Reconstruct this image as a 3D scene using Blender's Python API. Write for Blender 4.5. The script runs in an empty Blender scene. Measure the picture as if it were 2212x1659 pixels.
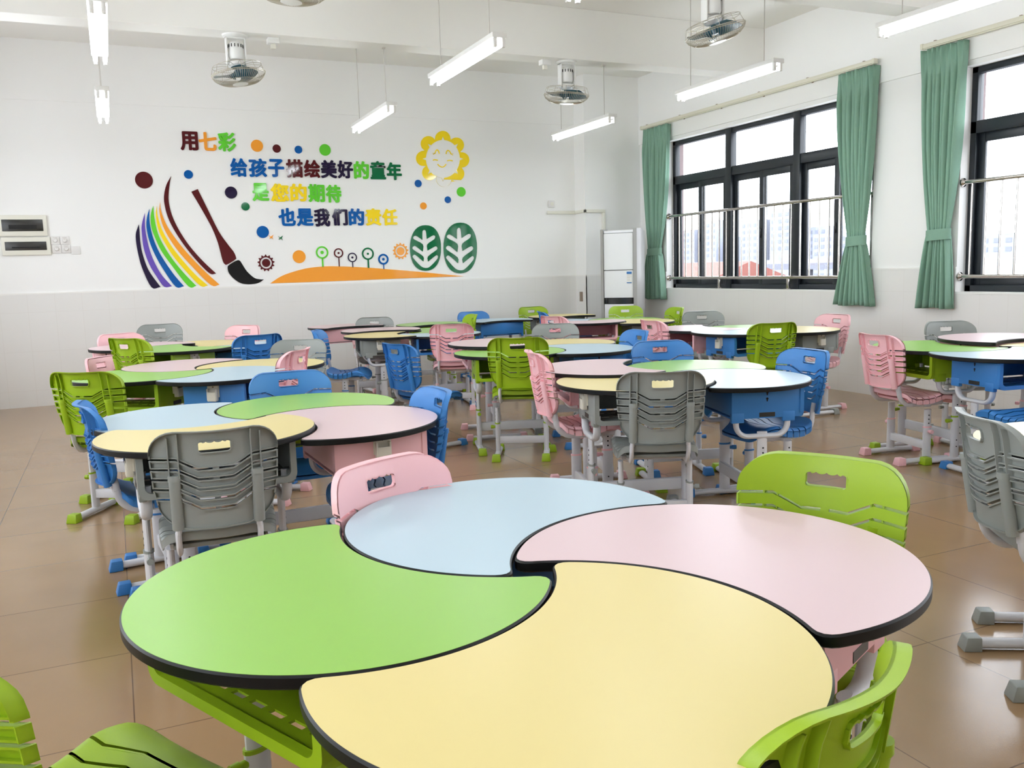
import bpy, bmesh, math, random
from mathutils import Matrix, Vector

S = bpy.context.scene
COL = S.collection
R = math.radians

# ------------------------------------------------------------------ camera, light, exposure
cam_d = bpy.data.cameras.new('camera')
cam_d.sensor_fit = 'HORIZONTAL'
cam_d.sensor_width = 36.0
cam_d.lens = 1877.6 / 2212 * 36
cam_d.clip_start = 0.02
cam_d.clip_end = 3000
cam = bpy.data.objects.new('camera', cam_d)
COL.objects.link(cam)
rt = Vector((0.90906609, -0.41564875, -0.02889568))
up = Vector((0.08044597, 0.10705017, 0.9909938))
fw = Vector((0.40881205, 0.9032034, -0.13075294))
cam.matrix_world = Matrix(((rt.x, up.x, -fw.x, 0.0), (rt.y, up.y, -fw.y, 0.0),
                           (rt.z, up.z, -fw.z, 1.263), (0, 0, 0, 1)))
S.camera = cam

world = bpy.data.worlds.new('overcast_sky')
S.world = world
world.use_nodes = True
bg = world.node_tree.nodes['Background']
bg.inputs[0].default_value = (0.90, 0.96, 1.04, 1)
bg.inputs[1].default_value = 7.8

TUBE_STRENGTH = 32.0
S.view_settings.view_transform = 'Standard'
S.view_settings.look = 'None'
S.view_settings.exposure = 0.0
S.view_settings.gamma = 1.0
S.view_settings.use_curve_mapping = False
S.cycles.use_denoising = True
S.cycles.max_bounces = 10
S.cycles.diffuse_bounces = 6
S.cycles.glossy_bounces = 4
S.cycles.transparent_max_bounces = 12
S.cycles.sample_clamp_indirect = 6.0
S.cycles.caustics_reflective = False
S.cycles.caustics_refractive = False

# ------------------------------------------------------------------ materials
def lin(c):
    c = c / 255.0
    return c / 12.92 if c <= 0.04045 else ((c + 0.055) / 1.055) ** 2.4

def rgb(r, g, b):
    return (lin(r), lin(g), lin(b), 1.0)

def mat(name, color, rough=0.5, metal=0.0, spec=0.5, bump=0.0, bscale=200.0, vary=0.0, coat=0.0):
    m = bpy.data.materials.new(name)
    m.use_nodes = True
    nt = m.node_tree
    b = nt.nodes['Principled BSDF']
    b.inputs['Base Color'].default_value = color
    b.inputs['Roughness'].default_value = rough
    b.inputs['Metallic'].default_value = metal
    b.inputs['Specular IOR Level'].default_value = spec
    if coat:
        b.inputs['Coat Weight'].default_value = coat
        b.inputs['Coat Roughness'].default_value = 0.04
    if bump or vary:
        tc = nt.nodes.new('ShaderNodeTexCoord')
        nz = nt.nodes.new('ShaderNodeTexNoise')
        nz.inputs['Scale'].default_value = bscale
        nz.inputs['Detail'].default_value = 3
        nt.links.new(tc.outputs['Object'], nz.inputs['Vector'])
        if bump:
            bp = nt.nodes.new('ShaderNodeBump')
            bp.inputs['Strength'].default_value = bump
            bp.inputs['Distance'].default_value = 0.002
            nt.links.new(nz.outputs[0], bp.inputs['Height'])
            nt.links.new(bp.outputs[0], b.inputs['Normal'])
        if vary:
            n2 = nt.nodes.new('ShaderNodeTexNoise')
            n2.inputs['Scale'].default_value = bscale * 0.06
            nt.links.new(tc.outputs['Object'], n2.inputs['Vector'])
            mx = nt.nodes.new('ShaderNodeMix')
            mx.data_type = 'RGBA'
            mx.inputs['A'].default_value = [c * (1 - vary) for c in color[:3]] + [1]
            mx.inputs['B'].default_value = [min(1, c * (1 + vary)) for c in color[:3]] + [1]
            nt.links.new(n2.outputs[0], mx.inputs['Factor'])
            nt.links.new(mx.outputs['Result'], b.inputs['Base Color'])
    return m

def tile_mat(name, axes, off, size, col, col2, grout, mortar, rough, spec=0.5, nbump=0.0, nscale=6.0, vary=0.0):
    """square or oblong tiles laid out in real metres on a plane"""
    m = bpy.data.materials.new(name)
    m.use_nodes = True
    nt = m.node_tree
    b = nt.nodes['Principled BSDF']
    b.inputs['Roughness'].default_value = rough
    b.inputs['Specular IOR Level'].default_value = spec
    tc = nt.nodes.new('ShaderNodeTexCoord')
    sp = nt.nodes.new('ShaderNodeSeparateXYZ')
    nt.links.new(tc.outputs['Object'], sp.inputs[0])
    cb = nt.nodes.new('ShaderNodeCombineXYZ')
    for i, a in enumerate(axes):
        ad = nt.nodes.new('ShaderNodeMath')
        ad.operation = 'SUBTRACT'
        ad.inputs[1].default_value = off[i]
        nt.links.new(sp.outputs[a], ad.inputs[0])
        nt.links.new(ad.outputs[0], cb.inputs[i])
    br = nt.nodes.new('ShaderNodeTexBrick')
    br.offset = 0.0
    br.squash = 1.0
    br.inputs['Scale'].default_value = 1.0
    br.inputs['Brick Width'].default_value = size[0]
    br.inputs['Row Height'].default_value = size[1]
    br.inputs['Mortar Size'].default_value = mortar
    br.inputs['Mortar Smooth'].default_value = 0.2
    br.inputs['Color1'].default_value = col
    br.inputs['Color2'].default_value = col2
    br.inputs['Mortar'].default_value = grout
    nt.links.new(cb.outputs[0], br.inputs['Vector'])
    out = br.outputs['Color']
    if vary:
        nz = nt.nodes.new('ShaderNodeTexNoise')
        nz.inputs['Scale'].default_value = nscale
        nz.inputs['Detail'].default_value = 5
        nt.links.new(tc.outputs['Object'], nz.inputs['Vector'])
        mx = nt.nodes.new('ShaderNodeMix')
        mx.data_type = 'RGBA'
        mx.blend_type = 'MULTIPLY'
        mx.inputs['Factor'].default_value = 1.0
        rp = nt.nodes.new('ShaderNodeMapRange')
        rp.inputs['To Min'].default_value = 1 - vary
        rp.inputs['To Max'].default_value = 1 + vary
        nt.links.new(nz.outputs[0], rp.inputs['Value'])
        nt.links.new(out, mx.inputs['A'])
        nt.links.new(rp.outputs[0], mx.inputs['B'])
        out = mx.outputs['Result']
    nt.links.new(out, b.inputs['Base Color'])
    if nbump:
        n3 = nt.nodes.new('ShaderNodeTexNoise')
        n3.inputs['Scale'].default_value = 260
        n3.inputs['Detail'].default_value = 2
        nt.links.new(tc.outputs['Object'], n3.inputs['Vector'])
        bp = nt.nodes.new('ShaderNodeBump')
        bp.inputs['Strength'].default_value = nbump
        bp.inputs['Distance'].default_value = 0.0006
        nt.links.new(n3.outputs[0], bp.inputs['Height'])
        nt.links.new(bp.outputs[0], b.inputs['Normal'])
    return m

def emit_mat(name, color, strength):
    m = bpy.data.materials.new(name)
    m.use_nodes = True
    b = m.node_tree.nodes['Principled BSDF']
    b.inputs['Base Color'].default_value = color
    b.inputs['Emission Color'].default_value = color
    b.inputs['Emission Strength'].default_value = strength
    return m

def glass_mat(name, tint=(1, 1, 1, 1)):
    m = bpy.data.materials.new(name)
    m.use_nodes = True
    nt = m.node_tree
    for n in list(nt.nodes):
        nt.nodes.remove(n)
    o = nt.nodes.new('ShaderNodeOutputMaterial')
    mx = nt.nodes.new('ShaderNodeMixShader')
    lw = nt.nodes.new('ShaderNodeLayerWeight')
    lw.inputs['Blend'].default_value = 0.5
    pw = nt.nodes.new('ShaderNodeMath')
    pw.operation = 'POWER'
    pw.inputs[1].default_value = 5.0
    nt.links.new(lw.outputs['Facing'], pw.inputs[0])
    fr = nt.nodes.new('ShaderNodeMath')
    fr.operation = 'MULTIPLY_ADD'
    fr.inputs[1].default_value = 0.96
    fr.inputs[2].default_value = 0.04
    nt.links.new(pw.outputs[0], fr.inputs[0])
    tr = nt.nodes.new('ShaderNodeBsdfTransparent')
    tr.inputs[0].default_value = tint
    gl = nt.nodes.new('ShaderNodeBsdfGlossy')
    gl.inputs['Roughness'].default_value = 0.02
    nt.links.new(fr.outputs[0], mx.inputs[0])
    nt.links.new(tr.outputs[0], mx.inputs[1])
    nt.links.new(gl.outputs[0], mx.inputs[2])
    nt.links.new(mx.outputs[0], o.inputs[0])
    return m

M = {}
M['paint'] = mat('white_wall_paint', rgb(243, 242, 240), 0.7, spec=0.25, bump=0.05, bscale=90)
M['ceiling'] = mat('ceiling_paint', rgb(241, 239, 235), 0.8, spec=0.2)
M['line'] = mat('paint_edge_line', rgb(238, 236, 232), 0.6)
M['groove'] = mat('wall_groove_line', rgb(196, 190, 182), 0.8)
tcol, tcol2, tgr = rgb(230, 228, 225), rgb(231, 229, 226), rgb(225, 222, 218)
M['tile_back'] = tile_mat('glazed_tile_back', (0, 2), (-0.05, 0.167), (0.25, 0.40), tcol, tcol2, tgr, 0.0022, 0.28, 0.4)
M['tile_side'] = tile_mat('glazed_tile_side', (1, 2), (0.11, 0.167), (0.25, 0.40), tcol, tcol2, tgr, 0.0022, 0.28, 0.4)
M['floor'] = tile_mat('polished_floor_tile', (0, 1), (2.357 - 12, 1.933 - 12), (0.6, 0.6), rgb(148, 119, 87), rgb(153, 124, 91),
                      rgb(104, 82, 60), 0.0022, 0.16, 0.5, nbump=0.25, nscale=3.0, vary=0.10)
PL = {'green': (rgb(146, 176, 22), 'green_plastic'), 'blue': (rgb(54, 122, 190), 'blue_plastic'),
      'pink': (rgb(240, 188, 193), 'pink_plastic'), 'gray': (rgb(143, 147, 143), 'grey_plastic')}
PLAS = {k: mat(v[1], v[0], 0.42, spec=0.45, bump=0.12, bscale=700) for k, v in PL.items()}
TOPC = {'green': rgb(139, 186, 80), 'blue': rgb(174, 195, 207), 'pink': rgb(213, 186, 189), 'yellow': rgb(219, 201, 136)}
TOP = {k: mat(k + '_laminate', v, 0.33, spec=0.45, bump=0.03, bscale=400) for k, v in TOPC.items()}
M['edge'] = mat('black_edge_band', rgb(10, 10, 11), 0.4, spec=0.3)
M['steel'] = mat('pale_grey_powder_coat', rgb(212, 212, 216), 0.38, spec=0.5, bump=0.05, bscale=600)
M['hole'] = mat('dark_hole', rgb(14, 14, 16), 0.8)
M['hook'] = mat('ivory_plastic', rgb(228, 222, 206), 0.4)
M['white'] = mat('white_enamel', rgb(236, 235, 232), 0.35)
M['chrome'] = mat('brushed_stainless', rgb(196, 190, 184), 0.22, metal=1.0)
M['frame'] = mat('dark_window_aluminium', rgb(28, 34, 40), 0.38, spec=0.5)
M['sealant'] = mat('window_sealant', rgb(150, 150, 150), 0.7)
M['glass'] = glass_mat('window_glass')
M['curtain'] = mat('sage_green_curtain_cloth', rgb(132, 166, 147), 0.85, spec=0.15, bump=0.25, bscale=500, vary=0.05)
M['rail'] = mat('cream_rail', rgb(222, 218, 200), 0.4)
M['tube'] = emit_mat('fluorescent_tube', (0.88, 0.95, 1.0, 1), TUBE_STRENGTH)
M['lampbody'] = mat('lamp_body_white', rgb(226, 224, 220), 0.45)
M['wire'] = mat('suspension_cable', rgb(196, 190, 184), 0.5)
M['cage'] = mat('fan_cage_wire', rgb(196, 188, 172), 0.3, metal=0.6)
M['blade'] = mat('teal_fan_blade', rgb(46, 84, 98), 0.25, spec=0.6)
M['acrylic'] = {}
for k, c in dict(maroon=(84, 16, 22), orange=(246, 160, 52), green=(98, 206, 52), blue=(0, 88, 166), navy=(30, 18, 54),
                 forest=(0, 104, 58), yellow=(250, 218, 32), purple=(104, 80, 178), black=(6, 6, 7)).items():
    M['acrylic'][k] = mat('glossy_' + k + '_acrylic', rgb(*c), 0.06, spec=0.3)
M['acwhite'] = mat('air_conditioner_white', rgb(236, 236, 238), 0.3)
M['acgrey'] = mat('air_conditioner_grey', rgb(168, 166, 164), 0.35)
M['black'] = mat('gloss_black', rgb(12, 12, 14), 0.2)
M['smoke'] = mat('smoked_plastic', rgb(44, 42, 38), 0.3)
M['ivory'] = mat('ivory_panel', rgb(230, 227, 214), 0.4)
M['switch'] = mat('switch_plate_white', rgb(228, 225, 222), 0.4)
M['bronze'] = mat('brushed_bronze_plate', rgb(150, 132, 116), 0.4, metal=0.5)
M['labelblue'] = mat('label_blue', rgb(40, 110, 176), 0.5)
M['labelwhite'] = mat('label_white', rgb(236, 234, 230), 0.5)
M['yellowplug'] = mat('yellow_plug', rgb(232, 222, 40), 0.4)
M['tower'] = mat('hazed_concrete_tower', rgb(134, 138, 150), 0.9)  # distance haze is put into the tower, road, roof and house colours
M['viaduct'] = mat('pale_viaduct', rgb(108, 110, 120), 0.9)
M['redroof'] = mat('hazed_red_roof', rgb(120, 72, 64), 0.9)
M['house'] = mat('hazed_white_house', rgb(134, 133, 138), 0.9)
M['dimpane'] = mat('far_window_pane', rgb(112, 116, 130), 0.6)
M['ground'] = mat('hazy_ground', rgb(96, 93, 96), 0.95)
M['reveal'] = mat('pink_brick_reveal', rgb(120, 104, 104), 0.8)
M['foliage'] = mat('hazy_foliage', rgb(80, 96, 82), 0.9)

# ------------------------------------------------------------------ mesh builder
class MB:
    def __init__(self):
        self.v, self.f = [], []

    def add(self, vs, fs, mx=None):
        n = len(self.v)
        for p in vs:
            self.v.append(tuple(mx @ Vector(p)) if mx is not None else tuple(p))
        for f in fs:
            self.f.append([i + n for i in f])
        return self

    def bm(self, b, mx=None):
        b.verts.index_update()
        self.add([v.co[:] for v in b.verts], [[v.index for v in f.verts] for f in b.faces], mx)
        b.free()
        return self

    def box(self, x0, x1, y0, y1, z0, z1, bev=0.0, seg=2, mx=None):
        b = bmesh.new()
        bmesh.ops.create_cube(b, size=1.0)
        for v in b.verts:
            v.co = ((x0 + x1) / 2 + v.co.x * (x1 - x0), (y0 + y1) / 2 + v.co.y * (y1 - y0), (z0 + z1) / 2 + v.co.z * (z1 - z0))
        if bev:
            bmesh.ops.bevel(b, geom=b.edges[:], offset=bev, segments=seg, profile=0.5, affect='EDGES')
        return self.bm(b, mx)

    def tube(self, path, ra, n=8, rb=None, upv=(0, 0, 1), cap=True, mx=None, closed=False):
        """sweep an ellipse (ra sideways, rb along the reference axis) along a path"""
        rb = ra if rb is None else rb
        P = [Vector(p) for p in path]
        vs, fs = [], []
        m = len(P)
        u0 = Vector(upv)
        for i, p in enumerate(P):
            if closed:
                t = P[(i + 1) % m] - P[i - 1]
            else:
                t = P[min(i + 1, m - 1)] - P[max(i - 1, 0)]
            t.normalize()
            s = t.cross(u0)
            if s.length < 1e-4:
                s = t.cross(Vector((1, 0, 0)))
                if s.length < 1e-4:
                    s = t.cross(Vector((0, 1, 0)))
            s.normalize()
            w = s.cross(t)
            for k in range(n):
                a = 2 * math.pi * k / n
                vs.append(p + s * ra * math.cos(a) + w * rb * math.sin(a))
        last = m if closed else m - 1
        for i in range(last):
            j = (i + 1) % m
            for k in range(n):
                l = (k + 1) % n
                fs.append([i * n + k, i * n + l, j * n + l, j * n + k])
        if cap and not closed:
            fs.append(list(range(n))[::-1])
            fs.append([(m - 1) * n + k for k in range(n)])
        return self.add(vs, fs, mx)

    def prism(self, poly, z0, z1, mx=None):
        n = len(poly)
        vs = [(x, y, z0) for x, y in poly] + [(x, y, z1) for x, y in poly]
        fs = [list(range(n))[::-1], list(range(n, 2 * n))]
        fs += [[i, (i + 1) % n, n + (i + 1) % n, n + i] for i in range(n)]
        return self.add(vs, fs, mx)

    def lathe(self, prof, n=24, mx=None, caps=True):
        vs, fs = [], []
        for r, z in prof:
            for k in range(n):
                a = 2 * math.pi * k / n
                vs.append((r * math.cos(a), r * math.sin(a), z))
        for i in range(len(prof) - 1):
            for k in range(n):
                l = (k + 1) % n
                fs.append([i * n + k, i * n + l, (i + 1) * n + l, (i + 1) * n + k])
        if caps:
            fs.append(list(range(n))[::-1])
            fs.append([(len(prof) - 1) * n + k for k in range(n)])
        return self.add(vs, fs, mx)

    def cyl(self, p, q, r, n=12, mx=None):
        return self.tube([p, q], r, n, mx=mx)

    def build(self, name, m, parent=None, smooth=38, loc=None):
        me = bpy.data.meshes.new(name)
        me.from_pydata(self.v, [], self.f)
        b = bmesh.new()
        b.from_mesh(me)
        bmesh.ops.recalc_face_normals(b, faces=b.faces[:])
        b.to_mesh(me)
        b.free()
        me.materials.append(m)
        if smooth:
            me.polygons.foreach_set('use_smooth', [True] * len(me.polygons))
            me.set_sharp_from_angle(angle=R(smooth))
        me.update()
        o = bpy.data.objects.new(name, me)
        COL.objects.link(o)
        if loc is not None:
            o.location = loc
        if parent is not None:
            o.parent = parent
        return o

def empty(name, loc=(0, 0, 0), rz=0.0):
    o = bpy.data.objects.new(name, None)
    o.empty_display_size = 0.1
    COL.objects.link(o)
    o.location = loc
    o.rotation_euler = (0, 0, rz)
    return o

def tag(o, label, cat, group=None):
    o['label'] = label
    o['category'] = cat
    if group:
        o['group'] = group
    return o

def struct(o, label=None):
    o['kind'] = 'structure'
    if label:
        o['label'] = label
    return o

def copy_tree(o, parent=None):
    c = o.copy()
    COL.objects.link(c)
    if parent is not None:
        c.parent = parent
    for ch in KIDS.get(o.name, []):
        copy_tree(ch, c)
    return c

KIDS = {}
def index_kids():
    KIDS.clear()
    for o in bpy.data.objects:
        if o.parent:
            KIDS.setdefault(o.parent.name, []).append(o)

def flat(splines, depth, name, m, parent=None, loc=(0, 0, 0), rot=(R(90), 0, 0), bevel=0.0):
    """a cut-out sheet: closed outlines (inner ones are holes) given real thickness"""
    cu = bpy.data.curves.new(name, 'CURVE')
    cu.dimensions = '2D'
    cu.fill_mode = 'BOTH'
    cu.extrude = depth / 2
    for pts in splines:
        s = cu.splines.new('POLY')
        s.points.add(len(pts) - 1)
        for p, (x, y) in zip(s.points, pts):
            p.co = (x, y, 0, 1)
        s.use_cyclic_u = True
    t = bpy.data.objects.new(name, cu)
    COL.objects.link(t)
    dg = bpy.context.evaluated_depsgraph_get()
    me = bpy.data.meshes.new_from_object(t.evaluated_get(dg))
    bpy.data.objects.remove(t)
    bpy.data.curves.remove(cu)
    b = bmesh.new()
    b.from_mesh(me)
    bmesh.ops.remove_doubles(b, verts=b.verts[:], dist=1e-5)
    bmesh.ops.recalc_face_normals(b, faces=b.faces[:])
    b.to_mesh(me)
    b.free()
    me.name = name
    me.materials.clear()
    me.materials.append(m)
    o = bpy.data.objects.new(name, me)
    COL.objects.link(o)
    o.location = loc
    o.rotation_euler = rot
    if parent is not None:
        o.parent = parent
    return o

def smooth_loop(pts, n=4):
    out = []
    m = len(pts)
    for i in range(m):
        p0, p1, p2, p3 = (Vector(pts[(i + k - 1) % m]) for k in range(4))
        d1 = (p1 - p0).normalized() if (p1 - p0).length > 0 else Vector((0, 0))
        d2 = (p2 - p1).normalized()
        d3 = (p3 - p2).normalized() if (p3 - p2).length > 0 else d2
        for k in range(n):
            t = k / n
            a = p1 if d1.dot(d2) < 0.3 else None
            m1 = (p2 - p0) * 0.5 if d1.dot(d2) > 0.3 else (p2 - p1)
            m2 = (p3 - p1) * 0.5 if d2.dot(d3) > 0.3 else (p2 - p1)
            h = (2 * t ** 3 - 3 * t ** 2 + 1) * p1 + (t ** 3 - 2 * t ** 2 + t) * m1 + (-2 * t ** 3 + 3 * t ** 2) * p2 + (t ** 3 - t ** 2) * m2
            out.append((h.x, h.y))
    return out

def circle(x, y, r, n=40):
    return [(x + r * math.cos(2 * math.pi * k / n), y + r * math.sin(2 * math.pi * k / n)) for k in range(n)]

# ------------------------------------------------------------------ the room
XR, YB, XL, YF, ZC = 6.388, 10.13, -1.9, -1.7, 3.66
WIN = [(5.99, 9.27), (1.75, 5.09), (-1.45, 1.1)]      # openings of the window wall along y
ZS, ZT = 0.967, 2.775                                # sill and head
WT = 0.26                                            # wall thickness

f = MB()
f.add([(XL - .2, YF - .2, 0), (XR + .01, YF - .2, 0), (XR + .01, YB + .01, 0), (XL - .2, YB + .01, 0)], [[0, 1, 2, 3]])
f.add([(XL - .2, YF - .2, -.1), (XR + .01, YF - .2, -.1), (XR + .01, YB + .01, -.1), (XL - .2, YB + .01, -.1)], [[3, 2, 1, 0]])
struct(f.build('floor', M['floor'], smooth=0))
struct(MB().box(XL - .2, XR + WT, YF - .2, YB + .2, ZC, ZC + .15).build('ceiling', M['ceiling'], smooth=0))
struct(MB().box(XL - .2, XR + WT, YB, YB + .2, -.1, ZC).build('wall_back', M['paint'], smooth=0))
ADDED_LWIN = [(-.6, 2.2), (3.3, 5.9), (6.7, 9.0)]           # unseen corridor windows, added to bring in daylight from the left
lw_ = MB()
lw_.box(XL - .2, XL, YF, YB, -.1, 1.15).box(XL - .2, XL, YF, YB, 2.75, ZC)
le = [YF] + [e for ab in ADDED_LWIN for e in ab] + [YB]
for i in range(0, len(le), 2):
    lw_.box(XL - .2, XL, le[i], le[i + 1], 1.15, 2.75)
struct(lw_.build('wall_left', M['paint'], smooth=0))
for i, (a_, b_) in enumerate(ADDED_LWIN):
    wr = struct(empty('window_%d' % (i + 4), (XL - .1, (a_ + b_) / 2, 1.15)), 'unseen corridor window added in the left wall for daylight')
    hw_ = (b_ - a_) / 2
    fr_ = MB()
    for yy in (-hw_ + .03, -hw_ / 3, hw_ / 3, hw_ - .03):
        fr_.box(-.03, .03, yy - .03, yy + .03, 0, 1.6)
    for zz in (.03, 1.1, 1.57):
        fr_.box(-.03, .03, -hw_, hw_, zz - .03, zz + .03)
    fr_.build('frame', M['frame'], wr)
    MB().box(-.003, .003, -hw_, hw_, .06, 1.54).build('pane', M['glass'], wr, smooth=0)
struct(MB().box(XL - .2, XR + WT, YF - .2, YF, -.1, ZC).build('wall_front', M['paint'], smooth=0))
w = MB()
w.box(XR, XR + WT, YF, YB, -.1, ZS)
w.box(XR, XR + WT, YF, YB, ZT, ZC)
edges = [YF] + [e for a, b in sorted(WIN) for e in (a, b)] + [YB]
for i in range(0, len(edges), 2):
    w.box(XR, XR + WT, edges[i], edges[i + 1], ZS, ZT)
struct(w.build('wall_right', M['paint'], smooth=0))
# corner column, ceiling beams
struct(MB().box(5.56, XR, 9.86, YB, 0, ZC).build('wall_column', M['paint'], smooth=0))
struct(MB().box(XL, XR, 7.45, 7.69, 3.2, ZC, 0.004).build('ceiling_beam', M['ceiling'], smooth=0))
struct(MB().box(XL, XR, 5.13, 5.38, 3.2, ZC, 0.004).build('ceiling_beam.001', M['ceiling'], smooth=0))
# shallow lintel band of the window wall and the groove of the back wall
struct(MB().box(XR - .018, XR, YF, 9.86, 2.815, ZC).build('trim_1', M['paint'], smooth=0))
struct(MB().box(XL, 5.56, YB - .012, YB, 3.075, ZC).build('trim_2', M['paint'], smooth=0))
# tiled dado: a thin tile layer with a white capping line
DZ = 1.149
struct(MB().box(XL, 5.56, YB - .010, YB, 0, DZ).build('baseboard_back', M['tile_back'], smooth=0))
struct(MB().box(XL, 5.56, YB - .012, YB, DZ, DZ + .016).build('trim_3', M['line'], smooth=0))
c = MB().box(5.55, 5.56, 9.85, 9.86 + .26, 0, DZ)
struct(c.build('baseboard_column', M['tile_side'], smooth=0))
struct(MB().box(5.55, XR, 9.85, 9.86, 0, DZ).build('baseboard_corner', M['tile_back'], smooth=0))
struct(MB().box(5.548, XR, 9.848, 9.86, DZ, DZ + .016).box(5.548, 5.56, 9.86, YB, DZ, DZ + .016).build('trim_4', M['line'], smooth=0))
c = MB()
c.box(XR - .010, XR, YF, 9.85, 0, ZS)
cap = MB()
for i in range(0, len(edges), 2):
    c.box(XR - .010, XR, edges[i], min(edges[i + 1], 9.85), ZS, 1.163)
    cap.box(XR - .012, XR, edges[i], min(edges[i + 1], 9.85), 1.163, 1.178)
struct(c.build('baseboard_right', M['tile_side'], smooth=0))
struct(cap.build('trim_5', M['line'], smooth=0))
sl = MB()
for a, b in WIN:
    sl.box(XR - .014, XR + .11, a, b, ZS - .012, ZS + .004)
struct(sl.build('trim_6', M['white'], smooth=0))

# windows: dark aluminium frame, transom lights above, two sliding sashes per bay below
def window(n, y0, y1, bays, label):
    root = struct(empty('window_%d' % n, (XR + .13, (y0 + y1) / 2, ZS)), label)
    ox, oy, oz = root.location
    X0, X1 = XR + .10 - ox, XR + .17 - ox
    fr = MB()
    a, b = y0 - oy, y1 - oy
    H = ZT - ZS
    t = .05
    zt = 2.30 - ZS                               # transom
    fr.box(X0, X1, a, b, 0, .055, .004).box(X0, X1, a, b, H - t, H, .004)
    fr.box(X0, X1, a, a + .055, 0, H, .004).box(X0, X1, b - .055, b, 0, H, .004)
    fr.box(X0, X1, a, b, zt - .05, zt + .05, .004)
    w_ = (b - a) / bays
    for i in range(1, bays):
        fr.box(X0 - .012, X1, a + i * w_ - .05, a + i * w_ + .05, 0, H, .004)
    fr.build('frame', M['frame'], root)
    for i in range(bays):
        p, q = a + i * w_ + (.055 if i == 0 else .05), a + (i + 1) * w_ - (.055 if i == bays - 1 else .05)
        pane = MB().box(X0 + .03, X0 + .034, p, q, zt + .05, H - t)
        pane.build('pane', M['glass'], root, smooth=0)
        mid = (p + q) / 2
        for k, (s0, s1, dx) in enumerate(((p, mid + .035, .008), (mid - .035, q, .036))):
            sx0, sx1 = X0 + dx, X0 + dx + .024
            z0, z1 = .045, zt - .045
            sw = .062
            sash = MB()
            sash.box(sx0, sx1, s0, s0 + sw, z0, z1, .003).box(sx0, sx1, s1 - sw, s1, z0, z1, .003)
            sash.box(sx0, sx1, s0 + sw - .01, s1 - sw + .01, z0, z0 + .07, .003).box(sx0, sx1, s0 + sw - .01, s1 - sw + .01, z1 - .075, z1, .003)
            so = sash.build('sash', M['frame'], root)
            MB().box(sx0 + .009, sx0 + .014, s0 + sw, s1 - sw, z0 + .07, z1 - .075).build('pane', M['glass'], so, smooth=0)
            yl = s1 - .03 if k == 0 else s0 + .03
            MB().box(sx0 - .012, sx0 + .002, yl - .008, yl + .008, .56, .66, .003).build('latch', M['black'], so)
    rv = MB()
    rv.box(X1, XR + WT - ox - .002, a, a + .006, 0, H).box(X1, XR + WT - ox - .002, b - .006, b, 0, H).box(X1, XR + WT - ox - .002, a, b, H - .006, H)
    rv.build('outer_reveal', M['reveal'], root, smooth=0)
    return root

window(1, WIN[0][0], WIN[0][1], 3, 'three-bay dark framed window beside the air conditioner')
window(2, WIN[1][0], WIN[1][1], 3, 'dark framed window cut off by the right edge of the photo')
window(3, WIN[2][0], WIN[2][1], 2, 'dark framed window further along the window wall')

# ------------------------------------------------------------------ window guard rails, curtain rails, curtains
def guard(y0, y1, posts, label):
    root = tag(empty('guard_rail', (XR + .035, (y0 + y1) / 2, ZS + .004)), label, 'railing', 'stainless guard rails across the windows')
    oy = root.location.y
    a, b = y0 - oy, y1 - oy
    zt, zb = 1.858 - ZS, 1.092 - ZS
    for z, r in ((zt, .0165), (zb, .0165)):
        MB().tube([(0, a + .004, z), (0, b - .004, z)], r, 12).build('rail', M['chrome'], root)
        for y, s in ((a, 1), (b, -1)):
            mx = Matrix.Translation((0, y, z)) @ Matrix.Rotation(R(-90 * s), 4, 'X')
            MB().lathe([(.038, 0.002), (.036, .012), (.024, .022), (.018, .03)], 20, mx).build('flange', M['chrome'], root)
    n = int((b - a) / .131)
    for i in range(n):
        y = b - .09 - i * .131
        if y > a + .03:
            MB().tube([(0, y, zb), (0, y, zt)], .0085, 8).build('baluster', M['chrome'], root)
    for y in posts:
        MB().box(-.012, .012, y - oy - .016, y - oy + .016, .004, zb, .003).box(-.022, .022, y - oy - .045, y - oy + .045, 0, .008, .002).build('post', M['chrome'], root)
    return root

guard(WIN[0][0], WIN[0][1], (8.26, 7.12), 'stainless guard rail with thin bars across the three-bay window')
guard(WIN[1][0], WIN[1][1], (4.0, 2.85), 'stainless guard rail at the window cut off by the photo edge')

def curtain_rail(y0, y1, label):
    root = tag(empty('curtain_rail', (XR - .018, (y0 + y1) / 2, 3.0)), label, 'curtain rail', 'cream curtain rails above the windows')
    a, b = y0 - root.location.y, y1 - root.location.y
    MB().box(-.085, -.045, a, b, -.018, .018, .004).box(-.073, -.057, a, b, -.026, -.018).build('track', M['rail'], root)
    for y in (a, b):
        MB().box(-.09, -.04, y - .012, y + .012, -.024, .022, .004).build('end_cap', M['rail'], root)
    n = 6
    for i in range(n):
        y = a + .12 + (b - a - .24) * i / (n - 1)
        MB().box(-.078, 0, y - .010, y + .010, .016, .026, .002).box(-.004, 0, y - .012, y + .012, -.02, .03).build('bracket', M['bronze'], root)
    return root

curtain_rail(5.93, 9.68, 'cream curtain rail above the three-bay window')
curtain_rail(1.45, 5.42, 'cream curtain rail running out of the photo at the right')

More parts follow.
